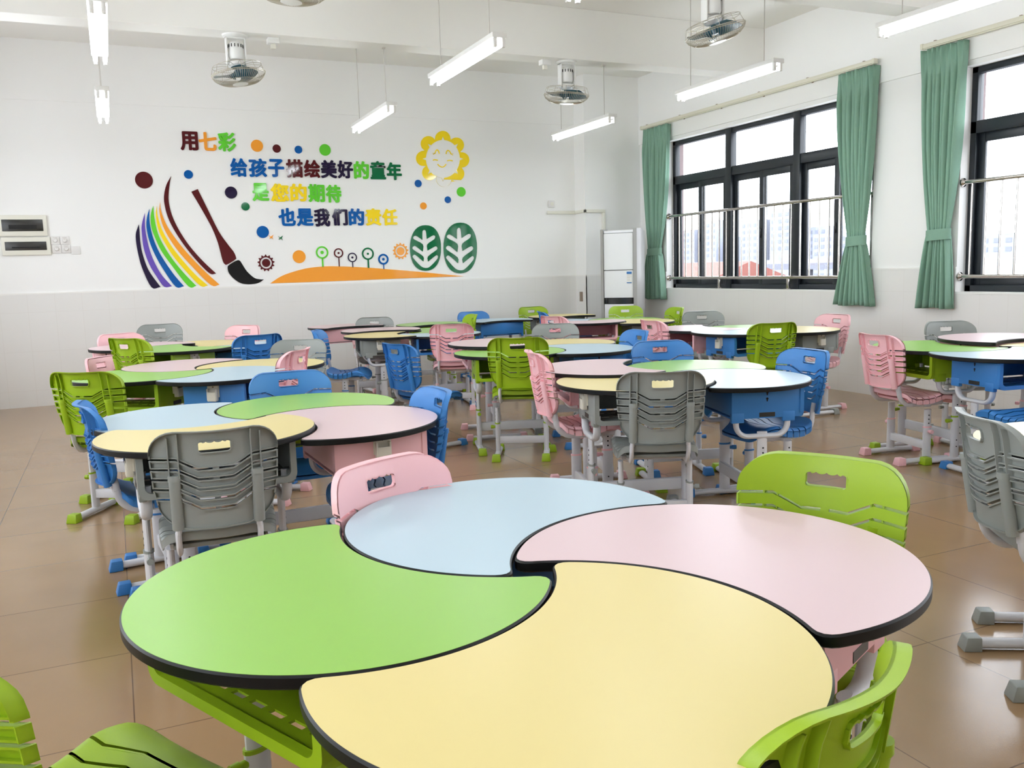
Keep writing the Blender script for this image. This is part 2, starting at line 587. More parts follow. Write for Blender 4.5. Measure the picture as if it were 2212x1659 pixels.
def curtain(top, tie, bot, label, seed, ztie=1.43, zbot=.835, inward=.06):
    """hung cloth gathered by a band; every argument is a span along the wall in metres"""
    rnd = random.Random(seed)
    yc = (top[0] + top[1]) / 2
    root = tag(empty('curtain', (XR - .018 - inward, yc, 0)), label, 'curtain', 'sage green curtains tied back beside the windows')
    ztop = 2.965
    nf = 8
    ncol, nrow = 130, 46
    ph = [rnd.uniform(-.5, .5) for _ in range(nf * 2 + 4)]
    vs, fs = [], []
    for j in range(nrow + 1):
        t = j / nrow
        z = ztop + (zbot - ztop) * t
        if z > ztie:
            k = (ztop - z) / (ztop - ztie)
            e = k ** 2.1
            y0 = top[0] + (tie[0] - top[0]) * e
            y1 = top[1] + (tie[1] - top[1]) * e
            amp = .026 + .016 * math.sin(math.pi * min(1, k * 1.1)) - .012 * e
            fine = max(0, 1 - k * 6)
        else:
            k = (ztie - z) / (ztie - zbot)
            e = k ** .75
            y0 = tie[0] + (bot[0] - tie[0]) * e
            y1 = tie[1] + (bot[1] - tie[1]) * e
            amp = .03 + .012 * e
            fine = 0
        for i in range(ncol + 1):
            s = i / ncol
            q = s * nf + .25 * math.sin(s * 7 + seed) + .10 * math.sin(s * 19 + t * 2)
            wv = math.sin(2 * math.pi * q)
            wv = math.copysign(abs(wv) ** .75, wv)
            wv += fine * .9 * math.sin(2 * math.pi * q * 2 + 1.0) + .25 * math.sin(2 * math.pi * (q * .5 + t * .8 + seed))
            y = y0 + (y1 - y0) * s + .012 * (1 - .5 * e) * math.cos(2 * math.pi * q) * (1 if z > ztie else .6)
            vs.append((-1.45 * amp * wv * (.75 + .25 * ph[int(s * nf) % len(ph)]), y - yc, z + (.006 * math.sin(9 * s + seed) if j == nrow else 0)))
    for j in range(nrow):
        for i in range(ncol):
            a = j * (ncol + 1) + i
            fs.append([a, a + 1, a + ncol + 2, a + ncol + 1])
    c = MB().add(vs, fs).build('drape', M['curtain'], root, smooth=80)
    sd = c.modifiers.new('cloth', 'SOLIDIFY')
    sd.thickness = .003
    # tie-back band
    yb, wb = (tie[0] + tie[1]) / 2 - yc, abs(tie[1] - tie[0]) / 2 + .014
    b = MB()
    n = 28
    vs, fs = [], []
    for k in range(n):
        a = 2 * math.pi * k / n
        for dz in (-.045, .045):
            for rr in (0, .006):
                vs.append(((.052 + rr) * math.sin(a), yb + (wb + rr) * math.cos(a), ztie + dz - .006 * math.cos(a)))
    for k in range(n):
        l = (k + 1) % n
        for p, q_ in ((0, 1), (1, 3), (3, 2), (2, 0)):
            fs.append([k * 4 + p, k * 4 + q_, l * 4 + q_, l * 4 + p])
    b.add(vs, fs).build('tieback', M['curtain'], root, smooth=50)
    return root

curtain((9.64, 9.09), (9.55, 9.30), (9.66, 9.19), 'green curtain tied back next to the air conditioner', 1.3)
curtain((6.34, 5.90), (6.20, 6.01), (6.34, 5.88), 'green curtain at the right end of the three-bay window', 2.1)
curtain((5.41, 5.02), (5.31, 5.12), (5.39, 5.07), 'green curtain beside the window cut off by the photo edge', 3.4, ztie=1.445)

# ------------------------------------------------------------------ pendant tube lamps
def make_lamp():
    root = empty('pendant_lamp')
    MB().box(-.05, .05, -.61, .61, .0, .032, .004).build('channel', M['lampbody'], root)
    for s in (-1, 1):
        MB().tube([(s * .028, -.575, -.032), (s * .028, .575, -.032)], .0135, 12).build('tube', M['tube'], root)
    for e in (-1, 1):
        for s in (-1, 1):
            MB().box(s * .028 - .011, s * .028 + .011, e * .592 - .012, e * .592 + .012, -.055, .004, .004).build('lamp_holder', M['lampbody'], root)
    return root

LAMPS = []
ROWS = [(8.02, 'back'), (5.72, 'second'), (3.58, 'third'), (1.3, 'nearest')]
lamp_labels = {
    (0, 8.02): 'tube lamp seen end-on at the left, the lower and farther one', (0, 5.72): 'bright tube lamp seen end-on at the top left edge',
    (1, 8.02): 'smaller tube lamp hanging in front of the slogan wall', (1, 5.72): 'tube lamp hanging above the slogan, between two ceiling fans',
    (2, 8.02): 'tube lamp beneath the ceiling fan nearest the back corner', (2, 5.72): 'tube lamp hanging in front of the three-bay window',
    (2, 3.58): 'tube lamp running out of the photo at the top right corner', (0, 3.58): 'tube lamp of the left row above the second tables',
    (1, 3.58): 'tube lamp of the middle row above the second tables', (0, 1.3): 'tube lamp of the left row nearest the front wall',
    (1, 1.3): 'tube lamp of the middle row nearest the front wall', (2, 1.3): 'tube lamp of the window row nearest the front wall'}
lamp0 = make_lamp()
index_kids()
first = True
for ci, x in enumerate((.045, 2.30, 4.50)):
    for y, rn in ROWS:
        o = lamp0 if first else copy_tree(lamp0)
        first = False
        o.location = (x, y, 2.685)
        tag(o, lamp_labels[(ci, y)], 'lamp', 'pendant fluorescent lamps')
        for wy in (-.45, .45):
            wyw = y + wy
            zt = 3.2 if 7.45 < wyw < 7.69 or 5.13 < wyw < 5.38 else ZC
            MB().tube([(0, wy, .03), (0, wy, zt - 2.685)], .0035, 6).box(-.012, .012, wy - .012, wy + .012, zt - 2.685 - .012, zt - 2.685 - .0005).build('suspension_wire', M['wire'], o)

# ------------------------------------------------------------------ orbit fans under the beams
def fan(loc, tilt, spin, label, top=True):
    root = tag(empty('ceiling_fan', loc), label, 'fan', 'orbit fans under the ceiling beams')
    MB().lathe([(.10, 0), (.10, -.012), (.085, -.022)], 28).build('mount_plate', M['white'], root)
    br = MB()
    for s in (-1, 1):
        br.box(s * .072 - .006, s * .072 + .006, -.035, .035, -.24, -.015, .004)
    br.box(-.078, .078, -.035, .035, -.032, -.018, .004)
    br.build('yoke', M['white'], root)
    mt = MB().lathe([(.03, -.05), (.055, -.07), (.06, -.17), (.05, -.19)], 24)
    mt.tube([(-.07, 0, -.205), (.07, 0, -.205)], .012, 10)
    mt.build('motor', M['white'], root)
    sl = MB()
    for k in range(14):
        a = 2 * math.pi * k / 14
        sl.box(.058, .0615, -.003, .003, -.10, -.075, mx=Matrix.Rotation(a, 4, 'Z'))
    sl.build('vent_slots', M['hole'], root)
    head = Matrix.Translation((0, 0, -.23)) @ Matrix.Rotation(R(tilt[0]), 4, 'X') @ Matrix.Rotation(R(tilt[1]), 4, 'Y')
    Rr = .215
    hb = MB().lathe([(.03, .03), (.062, .02), (.07, -.005), (.05, -.025), (.03, -.03)], 24, head)
    hb.build('motor_housing', M['white'], root)
    # cage: domed wire basket below, sparse wires above
    cg = MB()
    for rr, z in ((Rr, -.075), (Rr * .98, -.085), (Rr * .72, -.137), (.07, -.152)):
        cg.tube(circle3(rr, z), .0028 if rr > .2 else .0016, 6, closed=True, mx=head)
    for k in range(72):
        a = 2 * math.pi * k / 72
        pr = [(Rr, -.08), (Rr * .93, -.105), (Rr * .78, -.130), (Rr * .55, -.146), (.062, -.153)]
        cg.tube([(r * math.cos(a), r * math.sin(a), z) for r, z in pr], .0011, 4, mx=head, cap=False)
    cg.build('cage_front', M['cage'], root)
    cr = MB()
    for k in range(12):
        a = 2 * math.pi * k / 12
        pr = [(.06, -.01), (Rr * .55, -.004), (Rr * .9, -.012), (Rr * .96, -.05), (Rr, -.078)]
        cr.tube([(r * math.cos(a), r * math.sin(a), z) for r, z in pr], .0018, 5, mx=head, cap=False)
    cr.tube(circle3(Rr * .9, -.012), .0018, 5, closed=True, mx=head)
    cr.build('cage_rear', M['cage'], root)
    MB().lathe([(.06, -.150), (.062, -.156), (.04, -.160)], 28, head).build('hub_badge', M['white'], root)
    MB().lathe([(.022, -.03), (.03, -.06), (.028, -.095), (.01, -.10)], 18, head).build('hub', M['blade'], root)
    for b in range(3):
        bl = MB()
        vs, fs = [], []
        nr, na = 9, 8
        for i in range(nr + 1):
            r = .028 + (Rr - .045) * i / nr
            w0 = (.75 + .95 * math.sin(math.pi * min(1, (i / nr) ** .8 * .95 + .05)))
            for j in range(na + 1):
                s = j / na - .5
                a = spin + b * 2 * math.pi / 3 + s * w0 + .25 * i / nr
                z = -.075 - .075 * s * (1 - .3 * i / nr)
                vs.append((r * math.cos(a), r * math.sin(a), z))
        n1 = len(vs)
        vs += [(x, y, z - .003) for x, y, z in vs]
        for i in range(nr):
            for j in range(na):
                p = i * (na + 1) + j
                fs.append([p, p + 1, p + na + 2, p + na + 1])
                fs.append([n1 + p, n1 + p + na + 1, n1 + p + na + 2, n1 + p + 1])
        ring = [j for j in range(na + 1)] + [i * (na + 1) + na for i in range(1, nr + 1)] + [nr * (na + 1) + j for j in range(na - 1, -1, -1)] + [i * (na + 1) for i in range(nr - 1, 0, -1)]
        for q in range(len(ring)):
            u, v = ring[q], ring[(q + 1) % len(ring)]
            fs.append([u, n1 + u, n1 + v, v])
        bl.add(vs, fs, head).build('blade', M['blade'], root, smooth=50)
    return root

def circle3(r, z, n=40):
    return [(r * math.cos(2 * math.pi * k / n), r * math.sin(2 * math.pi * k / n), z) for k in range(n)]

fan((1.06, 7.57, 3.2), (-3, -7), 2.7, 'ceiling fan above the left part of the slogan wall')
fan((4.09, 7.57, 3.2), (4, 2), 2.9, 'ceiling fan nearest the back corner with the air conditioner')
fan((4.02, 5.25, 3.2), (-4, -14), 2.5, 'ceiling fan cut off at the top, above the window lamp')
fan((1.07, 5.25, 3.2), (2, 3), 1.2, 'ceiling fan with only its cage bottom showing at the top edge')
for x, y, l in ((1.36, 7.57, 'small white socket block on the beam beside the slogan-side fan'),
                (3.86, 7.57, 'small white socket block on the beam beside the back-corner fan')):
    o = tag(empty('ceiling_socket', (x, y, 3.2)), l, 'socket', 'socket blocks on the beam')
    MB().box(-.045, .045, -.04, .04, -.045, 0, .004).build('body', M['white'], o)
    MB().box(-.02, .02, -.018, .018, -.085, -.045, .006).build('plug', M['ivory'], o)

# ------------------------------------------------------------------ air conditioner in the corner
def air_con():
    root = tag(empty('air_conditioner', (5.78, 9.33, 0), R(218 + 90)), 'tall white floor-standing air conditioner with grey sides in the corner', 'air conditioner')
    # local -Y is the front
    MB().box(-.235, .235, -.10, .16, .03, 1.70, .02).build('cabinet', M['acgrey'], root)
    for s in (-1, 1):
        poly = [(s * .235, .10), (s * .255, .04), (s * .255, -.10), (s * .235, -.15), (s * .195, -.165), (s * .195, .0)]
        MB().prism(poly if s > 0 else poly[::-1], .02, 1.715).build('side_trim', M['acgrey'], root)
    p = [(.19, -.10)] + [(.19 * math.cos(a), -.155 - .028 * math.sin(a)) for a in [math.pi * k / 16 for k in range(17)]] + [(-.19, -.10)]
    for z0, z1, n in ((1.22, 1.66, 'air_outlet_panel'), (.88, 1.21, 'front_panel'), (.06, .80, 'lower_panel')):
        MB().prism(p, z0, z1).build(n, M['acwhite'], root)
    MB().box(-.19, .19, -.15, -.02, 1.665, 1.70, .006).build('top_cover', M['acwhite'], root)
    MB().prism([(x * .995, y + .004) for x, y in p], .805, .875).build('display_strip', M['black'], root)
    k = MB().box(.115, .178, -.182, -.173, 1.055, 1.195).build('energy_label', M['labelwhite'], root)
    MB().box(.115, .178, -.1835, -.181, 1.165, 1.195).box(.115, .178, -.1835, -.181, 1.055, 1.066).build('blue_band', M['labelblue'], k, smooth=0)
    t = MB()
    for z in (1.155, 1.143, 1.131, 1.119, 1.102, 1.09):
        t.box(.120, .160 if z < 1.12 else .172, -.1828, -.1815, z - .002, z + .001)
    t.build('print', M['wire'], k, smooth=0)
    MB().box(-.22, .22, -.14, .14, 0, .03).build('plinth', M['acgrey'], root)
air_con()

# trunking, sockets, cable
tr = tag(empty('cable_trunking', (5.35, YB - .012, 1.972)), 'ivory cable trunking bent around the corner column above the air conditioner plug', 'trunking')
ty = YB - .012
for bx_ in ((5.14, 5.536, -.018, 0, 1.952, 1.992), (5.536, 5.56, -.288, 0, 1.952, 1.992), (5.536, 5.84, -.288, -.258, 1.952, 1.992), (5.80, 5.84, -.288, -.258, 1.25, 1.952)):
    MB().box(bx_[0] - 5.35, bx_[1] - 5.35, bx_[2], bx_[3], bx_[4] - 1.972, bx_[5] - 1.972, .003).build('duct', M['ivory'], tr)
o = tag(empty('wall_socket', (5.21, YB - .012, 2.08)), 'small ivory wall socket above the left end of the trunking', 'socket')
MB().box(-.043, .043, -.014, .012, -.043, .043, .004).build('plate', M['switch'], o)
MB().box(-.022, .022, -.016, -.013, -.022, .022, .001).build('face', M['ivory'], o)
o = tag(empty('socket_box', (5.835, 9.86, 1.20)), 'ivory socket box at the foot of the trunking, beside the air conditioner', 'socket')
MB().box(-.062, .062, -.05, 0, -.055, .055, .005).build('box', M['ivory'], o)
MB().box(-.022, .022, -.056, -.048, -.03, .028, .002).build('face', M['hole'], o)
o = tag(empty('power_cable', (5.845, 9.80, 1.12)), 'black power cable with a yellow plug beneath the socket box', 'cable')
MB().tube([(0, 0, 0), (.01, -.01, -.1), (.015, -.03, -.25), (.03, -.06, -.42), (.07, -.1, -.60), (.10, -.13, -.8)], .010, 8).build('cord', M['black'], o)
MB().box(-.024, .024, -.02, .03, -.02, .035, .008).build('plug', M['yellowplug'], o)
o = tag(MB().box(-.004, .004, -.037, .037, -.062, .062, .002).build('blank_plate', M['bronze'], loc=(5.546, 9.985, .885)), 'brown metal blank plate low on the corner column', 'wall plate')

# distribution boxes and switches on the back wall
def dist_box(x0, x1, z0, z1, label):
    root = tag(empty('distribution_box', ((x0 + x1) / 2, YB, (z0 + z1) / 2)), label, 'electrical box', 'electrical boxes on the back wall')
    w2, h2 = (x1 - x0) / 2, (z1 - z0) / 2
    MB().box(-w2, w2, -.03, 0, -h2, h2, .006).build('casing', M['ivory'], root)
    d = MB().box(-w2 + .03, w2 - .035, -.036, -.028, -h2 + .05, h2 - .045, .003).build('smoked_flap', M['smoke'], root)
    MB().box(-w2 + .09, w2 - .09, -.0375, -.0355, -h2 + .072, h2 - .098).build('breaker_row', M['black'], d, smooth=0)
    return root
dist_box(-.985, -.555, 1.735, 1.945, 'ivory electrical box with smoked flap, the upper of the pair')
dist_box(-.975, -.54, 1.545, 1.725, 'ivory electrical box with smoked flap, below its twin')
for x, z, l in ((-.495, 1.690, 'upper left'), (-.408, 1.690, 'upper right'), (-.488, 1.604, 'lower left'), (-.401, 1.604, 'lower right')):
    o = tag(empty('fan_switch', (x, YB, z)), 'white rotary fan switch, %s of the four beside the electrical boxes' % l, 'switch', 'rotary fan switches')
    MB().box(-.042, .042, -.012, 0, -.042, .042, .003).build('plate', M['switch'], o)
    mx = Matrix.Rotation(R(90), 4, 'X')
    kn = MB().lathe([(.022, .01), (.021, .022), (.016, .028)], 20, mx).build('knob', M['switch'], o)
    MB().box(-.0015, .0015, -.030, -.0275, .002, .016).build('pointer', M['wire'], kn, smooth=0)
    MB().box(-.02, .02, -.0135, -.011, .026, .031).build('scale_mark', M['wire'], o, smooth=0)
tag(MB().box(-.042, .042, -.011, 0, -.042, .042, .003).build('blank_switch_plate', M['switch'], loc=(-.315, YB, 1.588)), 'pale blank wall plate right of the four fan switches', 'wall plate')
o = tag(empty('cable_duct', (-1.05, YB, 1.735)), 'short ivory cable duct entering the electrical boxes from the left', 'duct')
MB().box(-.25, .066, -.014, 0, -.022, .022, .002).build('cover', M['ivory'], o)

# ------------------------------------------------------------------ acrylic wall decoration (metres along the wall, height)
DOTS = [(0.392,2.308,0.087,'maroon'),(0.839,2.374,0.046,'blue'),(1.576,2.697,0.065,'orange'),(1.788,2.673,0.045,'maroon'),(2.028,2.668,0.043,'blue'),(2.329,2.674,0.065,'green'),(1.266,2.187,0.065,'navy'),(1.409,2.038,0.045,'forest'),(1.578,1.758,0.067,'blue'),(1.964,1.476,0.073,'orange'),(3.427,2.314,0.044,'blue'),(3.976,2.221,0.058,'green'),(3.797,2.125,0.041,'blue'),(3.482,2.05,0.042,'orange')]
STRIPES = {'navy': [[0.305,1.847],[0.271,1.758],[0.265,1.676],[0.274,1.553],[0.303,1.388],[0.38,1.183],[0.47,1.185],[0.397,1.303],[0.351,1.403],[0.316,1.553],[0.306,1.676],[0.308,1.798]],'purple': [[0.375,1.969],[0.335,1.847],[0.328,1.757],[0.335,1.593],[0.376,1.428],[0.436,1.302],[0.505,1.187],[0.584,1.188],[0.498,1.3],[0.437,1.426],[0.394,1.568],[0.371,1.716],[0.365,1.839]],'blue': [[0.422,2.01],[0.391,1.92],[0.379,1.814],[0.395,1.675],[0.444,1.517],[0.518,1.358],[0.623,1.181],[0.707,1.184],[0.624,1.296],[0.54,1.44],[0.473,1.583],[0.43,1.732],[0.414,1.879]],'green': [[0.462,2.043],[0.431,1.945],[0.426,1.83],[0.452,1.715],[0.503,1.574],[0.586,1.431],[0.751,1.182],[0.833,1.184],[0.728,1.31],[0.62,1.464],[0.538,1.615],[0.486,1.756],[0.464,1.92]],'yellow': [[0.496,2.039],[0.481,1.945],[0.493,1.797],[0.541,1.664],[0.624,1.505],[0.739,1.343],[0.876,1.182],[0.953,1.184],[0.832,1.307],[0.708,1.47],[0.609,1.622],[0.535,1.78],[0.499,1.928]],'orange': [[0.534,2.084],[0.519,1.986],[0.536,1.854],[0.585,1.722],[0.675,1.563],[0.806,1.392],[0.986,1.187],[1.075,1.189],[0.917,1.355],[0.769,1.536],[0.654,1.704],[0.578,1.846],[0.535,1.994]],'maroon': [[0.664,2.355],[0.61,2.264],[0.579,2.158],[0.575,2.06],[0.6,1.92],[0.659,1.771],[0.764,1.586],[0.888,1.415],[0.987,1.311],[1.048,1.312],[0.923,1.448],[0.798,1.611],[0.7,1.787],[0.641,1.945],[0.62,2.084],[0.628,2.191],[0.647,2.289]]}
HANDLE = [[0.855,2.192],[0.922,2.221],[1.011,2.003],[1.109,1.767],[1.197,1.622],[1.25,1.544],[1.271,1.483],[1.261,1.458],[1.174,1.408],[1.146,1.412],[1.124,1.461],[1.092,1.64],[1.045,1.793],[0.993,1.911],[0.933,2.036]]
BRISTLE = [[1.174,1.374],[1.195,1.404],[1.277,1.449],[1.31,1.444],[1.333,1.405],[1.378,1.326],[1.449,1.254],[1.508,1.235],[1.557,1.231],[1.488,1.192],[1.394,1.182],[1.302,1.198],[1.23,1.252],[1.184,1.314]]
HILL = [[1.623,1.185],[1.738,1.255],[1.858,1.299],[2.038,1.342],[2.22,1.358],[2.403,1.356],[2.713,1.336],[2.966,1.311],[3.356,1.27],[3.691,1.229],[3.972,1.195],[3.353,1.194],[2.705,1.189],[2.089,1.185]]
COGS = [(1.592,1.414,'maroon',0.095),(3.171,1.517,'orange',0.099)]
LOLLY = [(2.229,1.519,0.072,0.054,0.02,1.358,0.017,'green'),(2.42,1.509,0.055,0.041,0.012,1.358,0.011,'maroon'),(2.58,1.455,0.055,0.043,0.013,1.346,0.011,'navy'),(2.768,1.494,0.072,0.054,0.013,1.333,0.019,'forest'),(2.953,1.426,0.064,0.043,0.016,1.316,0.011,'blue')]
TREES = [([[3.685,1.546],[3.681,1.496],[3.673,1.453],[3.661,1.413],[3.645,1.378],[3.626,1.347],[3.603,1.321],[3.577,1.3],[3.548,1.286],[3.515,1.277],[3.474,1.275],[3.433,1.28],[3.402,1.29],[3.374,1.306],[3.351,1.327],[3.331,1.354],[3.314,1.385],[3.302,1.421],[3.294,1.46],[3.29,1.503],[3.29,1.553],[3.294,1.602],[3.302,1.644],[3.314,1.683],[3.33,1.718],[3.349,1.749],[3.371,1.775],[3.397,1.795],[3.425,1.81],[3.457,1.819],[3.498,1.822],[3.539,1.818],[3.57,1.809],[3.598,1.794],[3.622,1.773],[3.643,1.746],[3.659,1.715],[3.672,1.679],[3.681,1.64],[3.685,1.596]],[[3.478,1.766],[3.5,1.749],[3.507,1.656],[3.589,1.699],[3.618,1.689],[3.603,1.654],[3.511,1.593],[3.511,1.518],[3.61,1.566],[3.637,1.556],[3.629,1.526],[3.514,1.448],[3.511,1.385],[3.619,1.459],[3.643,1.447],[3.631,1.414],[3.546,1.334],[3.492,1.31],[3.419,1.331],[3.324,1.433],[3.319,1.459],[3.352,1.47],[3.452,1.387],[3.451,1.45],[3.329,1.533],[3.324,1.564],[3.357,1.576],[3.449,1.506],[3.453,1.594],[3.341,1.658],[3.342,1.689],[3.376,1.695],[3.45,1.646],[3.455,1.746]]),([[4.16,1.538],[4.155,1.482],[4.147,1.433],[4.133,1.388],[4.116,1.348],[4.094,1.313],[4.069,1.284],[4.04,1.261],[4.007,1.244],[3.971,1.235],[3.925,1.232],[3.879,1.237],[3.844,1.249],[3.813,1.267],[3.787,1.291],[3.764,1.321],[3.746,1.357],[3.732,1.397],[3.722,1.441],[3.718,1.49],[3.718,1.546],[3.722,1.601],[3.731,1.649],[3.744,1.693],[3.761,1.733],[3.782,1.767],[3.807,1.796],[3.836,1.819],[3.867,1.836],[3.903,1.846],[3.949,1.85],[3.995,1.846],[4.03,1.835],[4.061,1.818],[4.088,1.794],[4.111,1.765],[4.13,1.729],[4.145,1.689],[4.154,1.644],[4.16,1.595]],[[3.927,1.789],[3.952,1.77],[3.96,1.663],[4.052,1.712],[4.085,1.702],[4.069,1.662],[3.965,1.592],[3.966,1.506],[4.077,1.561],[4.107,1.549],[4.098,1.515],[3.969,1.427],[3.966,1.355],[4.088,1.439],[4.115,1.425],[4.101,1.388],[4.006,1.297],[3.944,1.269],[3.862,1.293],[3.755,1.41],[3.749,1.439],[3.786,1.452],[3.899,1.357],[3.898,1.428],[3.76,1.524],[3.754,1.559],[3.791,1.573],[3.896,1.493],[3.9,1.593],[3.773,1.665],[3.774,1.701],[3.812,1.707],[3.896,1.652],[3.901,1.766]])]
SUN = ([[4.096,2.618],[4.097,2.606],[4.096,2.593],[4.092,2.581],[4.087,2.569],[4.08,2.558],[4.072,2.547],[4.061,2.537],[4.049,2.528],[4.034,2.521],[4.017,2.515],[3.996,2.512],[4.003,2.497],[4.016,2.479],[4.022,2.462],[4.024,2.447],[4.024,2.432],[4.021,2.418],[4.016,2.405],[4.009,2.392],[4.0,2.381],[3.99,2.372],[3.979,2.363],[3.966,2.356],[3.952,2.351],[3.938,2.347],[3.922,2.346],[3.906,2.346],[3.89,2.349],[3.873,2.356],[3.856,2.363],[3.851,2.343],[3.843,2.328],[3.833,2.314],[3.822,2.304],[3.81,2.295],[3.797,2.288],[3.783,2.283],[3.769,2.28],[3.755,2.279],[3.741,2.28],[3.727,2.282],[3.713,2.287],[3.701,2.293],[3.689,2.302],[3.678,2.313],[3.669,2.326],[3.662,2.343],[3.659,2.367],[3.663,2.401],[3.642,2.378],[3.624,2.367],[3.608,2.36],[3.592,2.356],[3.577,2.355],[3.563,2.356],[3.549,2.358],[3.537,2.362],[3.525,2.368],[3.515,2.375],[3.506,2.384],[3.498,2.393],[3.492,2.404],[3.487,2.415],[3.484,2.428],[3.483,2.441],[3.485,2.455],[3.488,2.469],[3.496,2.485],[3.508,2.501],[3.534,2.522],[3.503,2.52],[3.48,2.522],[3.463,2.528],[3.45,2.536],[3.439,2.545],[3.43,2.555],[3.423,2.566],[3.418,2.577],[3.415,2.589],[3.414,2.601],[3.414,2.614],[3.417,2.626],[3.421,2.638],[3.427,2.65],[3.435,2.661],[3.445,2.671],[3.456,2.68],[3.47,2.688],[3.487,2.695],[3.508,2.699],[3.526,2.702],[3.497,2.726],[3.487,2.744],[3.482,2.76],[3.48,2.775],[3.482,2.79],[3.485,2.804],[3.491,2.817],[3.499,2.828],[3.508,2.839],[3.518,2.849],[3.53,2.857],[3.543,2.863],[3.557,2.868],[3.572,2.871],[3.588,2.871],[3.605,2.87],[3.622,2.864],[3.64,2.854],[3.663,2.83],[3.665,2.856],[3.671,2.876],[3.679,2.891],[3.689,2.904],[3.701,2.915],[3.713,2.923],[3.726,2.93],[3.74,2.935],[3.754,2.938],[3.768,2.939],[3.782,2.938],[3.796,2.936],[3.809,2.931],[3.822,2.925],[3.833,2.916],[3.843,2.906],[3.852,2.892],[3.858,2.875],[3.861,2.852],[3.866,2.839],[3.885,2.852],[3.902,2.86],[3.918,2.865],[3.934,2.867],[3.949,2.867],[3.963,2.865],[3.976,2.861],[3.988,2.856],[3.999,2.849],[4.009,2.841],[4.017,2.832],[4.024,2.821],[4.029,2.809],[4.032,2.797],[4.034,2.784],[4.032,2.769],[4.029,2.755],[4.021,2.739],[4.009,2.722],[3.984,2.702],[3.989,2.694],[4.017,2.694],[4.037,2.689],[4.053,2.682],[4.065,2.674],[4.076,2.664],[4.084,2.654],[4.09,2.642],[4.094,2.63]],[[4.021,2.616],[3.994,2.607],[3.974,2.599],[3.973,2.591],[3.971,2.583],[3.97,2.575],[3.968,2.568],[3.966,2.56],[3.963,2.552],[3.961,2.544],[3.958,2.536],[3.954,2.529],[3.951,2.521],[3.947,2.513],[3.943,2.506],[3.939,2.498],[3.934,2.491],[3.929,2.484],[3.923,2.477],[3.932,2.458],[3.944,2.434],[3.919,2.444],[3.899,2.45],[3.893,2.444],[3.885,2.438],[3.878,2.433],[3.871,2.427],[3.863,2.422],[3.855,2.417],[3.846,2.412],[3.838,2.408],[3.829,2.404],[3.82,2.401],[3.811,2.397],[3.802,2.394],[3.793,2.392],[3.783,2.39],[3.774,2.388],[3.764,2.387],[3.755,2.368],[3.743,2.344],[3.734,2.368],[3.726,2.386],[3.717,2.387],[3.707,2.389],[3.698,2.39],[3.689,2.393],[3.68,2.395],[3.671,2.398],[3.663,2.401],[3.655,2.405],[3.647,2.409],[3.639,2.413],[3.631,2.418],[3.624,2.423],[3.617,2.428],[3.61,2.433],[3.604,2.439],[3.598,2.445],[3.578,2.437],[3.553,2.427],[3.566,2.451],[3.576,2.47],[3.572,2.477],[3.567,2.484],[3.563,2.491],[3.56,2.498],[3.556,2.505],[3.553,2.512],[3.55,2.52],[3.548,2.527],[3.546,2.535],[3.544,2.542],[3.542,2.55],[3.54,2.558],[3.539,2.565],[3.538,2.573],[3.538,2.581],[3.538,2.589],[3.518,2.595],[3.493,2.603],[3.519,2.612],[3.539,2.62],[3.54,2.628],[3.541,2.636],[3.543,2.643],[3.545,2.651],[3.547,2.659],[3.549,2.667],[3.552,2.674],[3.555,2.682],[3.558,2.69],[3.561,2.697],[3.565,2.705],[3.569,2.712],[3.573,2.719],[3.578,2.726],[3.583,2.733],[3.588,2.74],[3.58,2.759],[3.569,2.782],[3.593,2.773],[3.612,2.767],[3.618,2.773],[3.625,2.779],[3.632,2.785],[3.64,2.79],[3.647,2.795],[3.655,2.8],[3.664,2.805],[3.672,2.809],[3.68,2.813],[3.689,2.817],[3.698,2.82],[3.707,2.823],[3.716,2.826],[3.726,2.828],[3.735,2.83],[3.745,2.831],[3.754,2.85],[3.765,2.874],[3.775,2.851],[3.783,2.832],[3.792,2.832],[3.801,2.83],[3.811,2.829],[3.82,2.827],[3.829,2.824],[3.837,2.822],[3.846,2.819],[3.854,2.815],[3.863,2.811],[3.871,2.807],[3.878,2.803],[3.886,2.798],[3.893,2.793],[3.9,2.787],[3.906,2.782],[3.912,2.776],[3.932,2.784],[3.958,2.795],[3.944,2.77],[3.934,2.751],[3.939,2.744],[3.944,2.737],[3.948,2.73],[3.952,2.723],[3.955,2.716],[3.958,2.708],[3.961,2.701],[3.964,2.693],[3.966,2.686],[3.968,2.678],[3.97,2.67],[3.972,2.663],[3.973,2.655],[3.974,2.647],[3.975,2.639],[3.975,2.631],[3.995,2.624]])
SUNEYES = [[[3.657,2.671],[3.664,2.696],[3.682,2.715],[3.701,2.701],[3.71,2.669]],[[3.798,2.669],[3.805,2.697],[3.823,2.712],[3.847,2.698],[3.86,2.67]]],[[[3.626,2.592],[3.653,2.597],[3.688,2.592]],[[3.808,2.589],[3.842,2.594],[3.88,2.59]]],[[3.684,2.547],[3.705,2.526],[3.74,2.512],[3.772,2.525],[3.791,2.55]]
BOWS = [(1.666,1.701,'orange'),(1.769,1.69,'forest')]
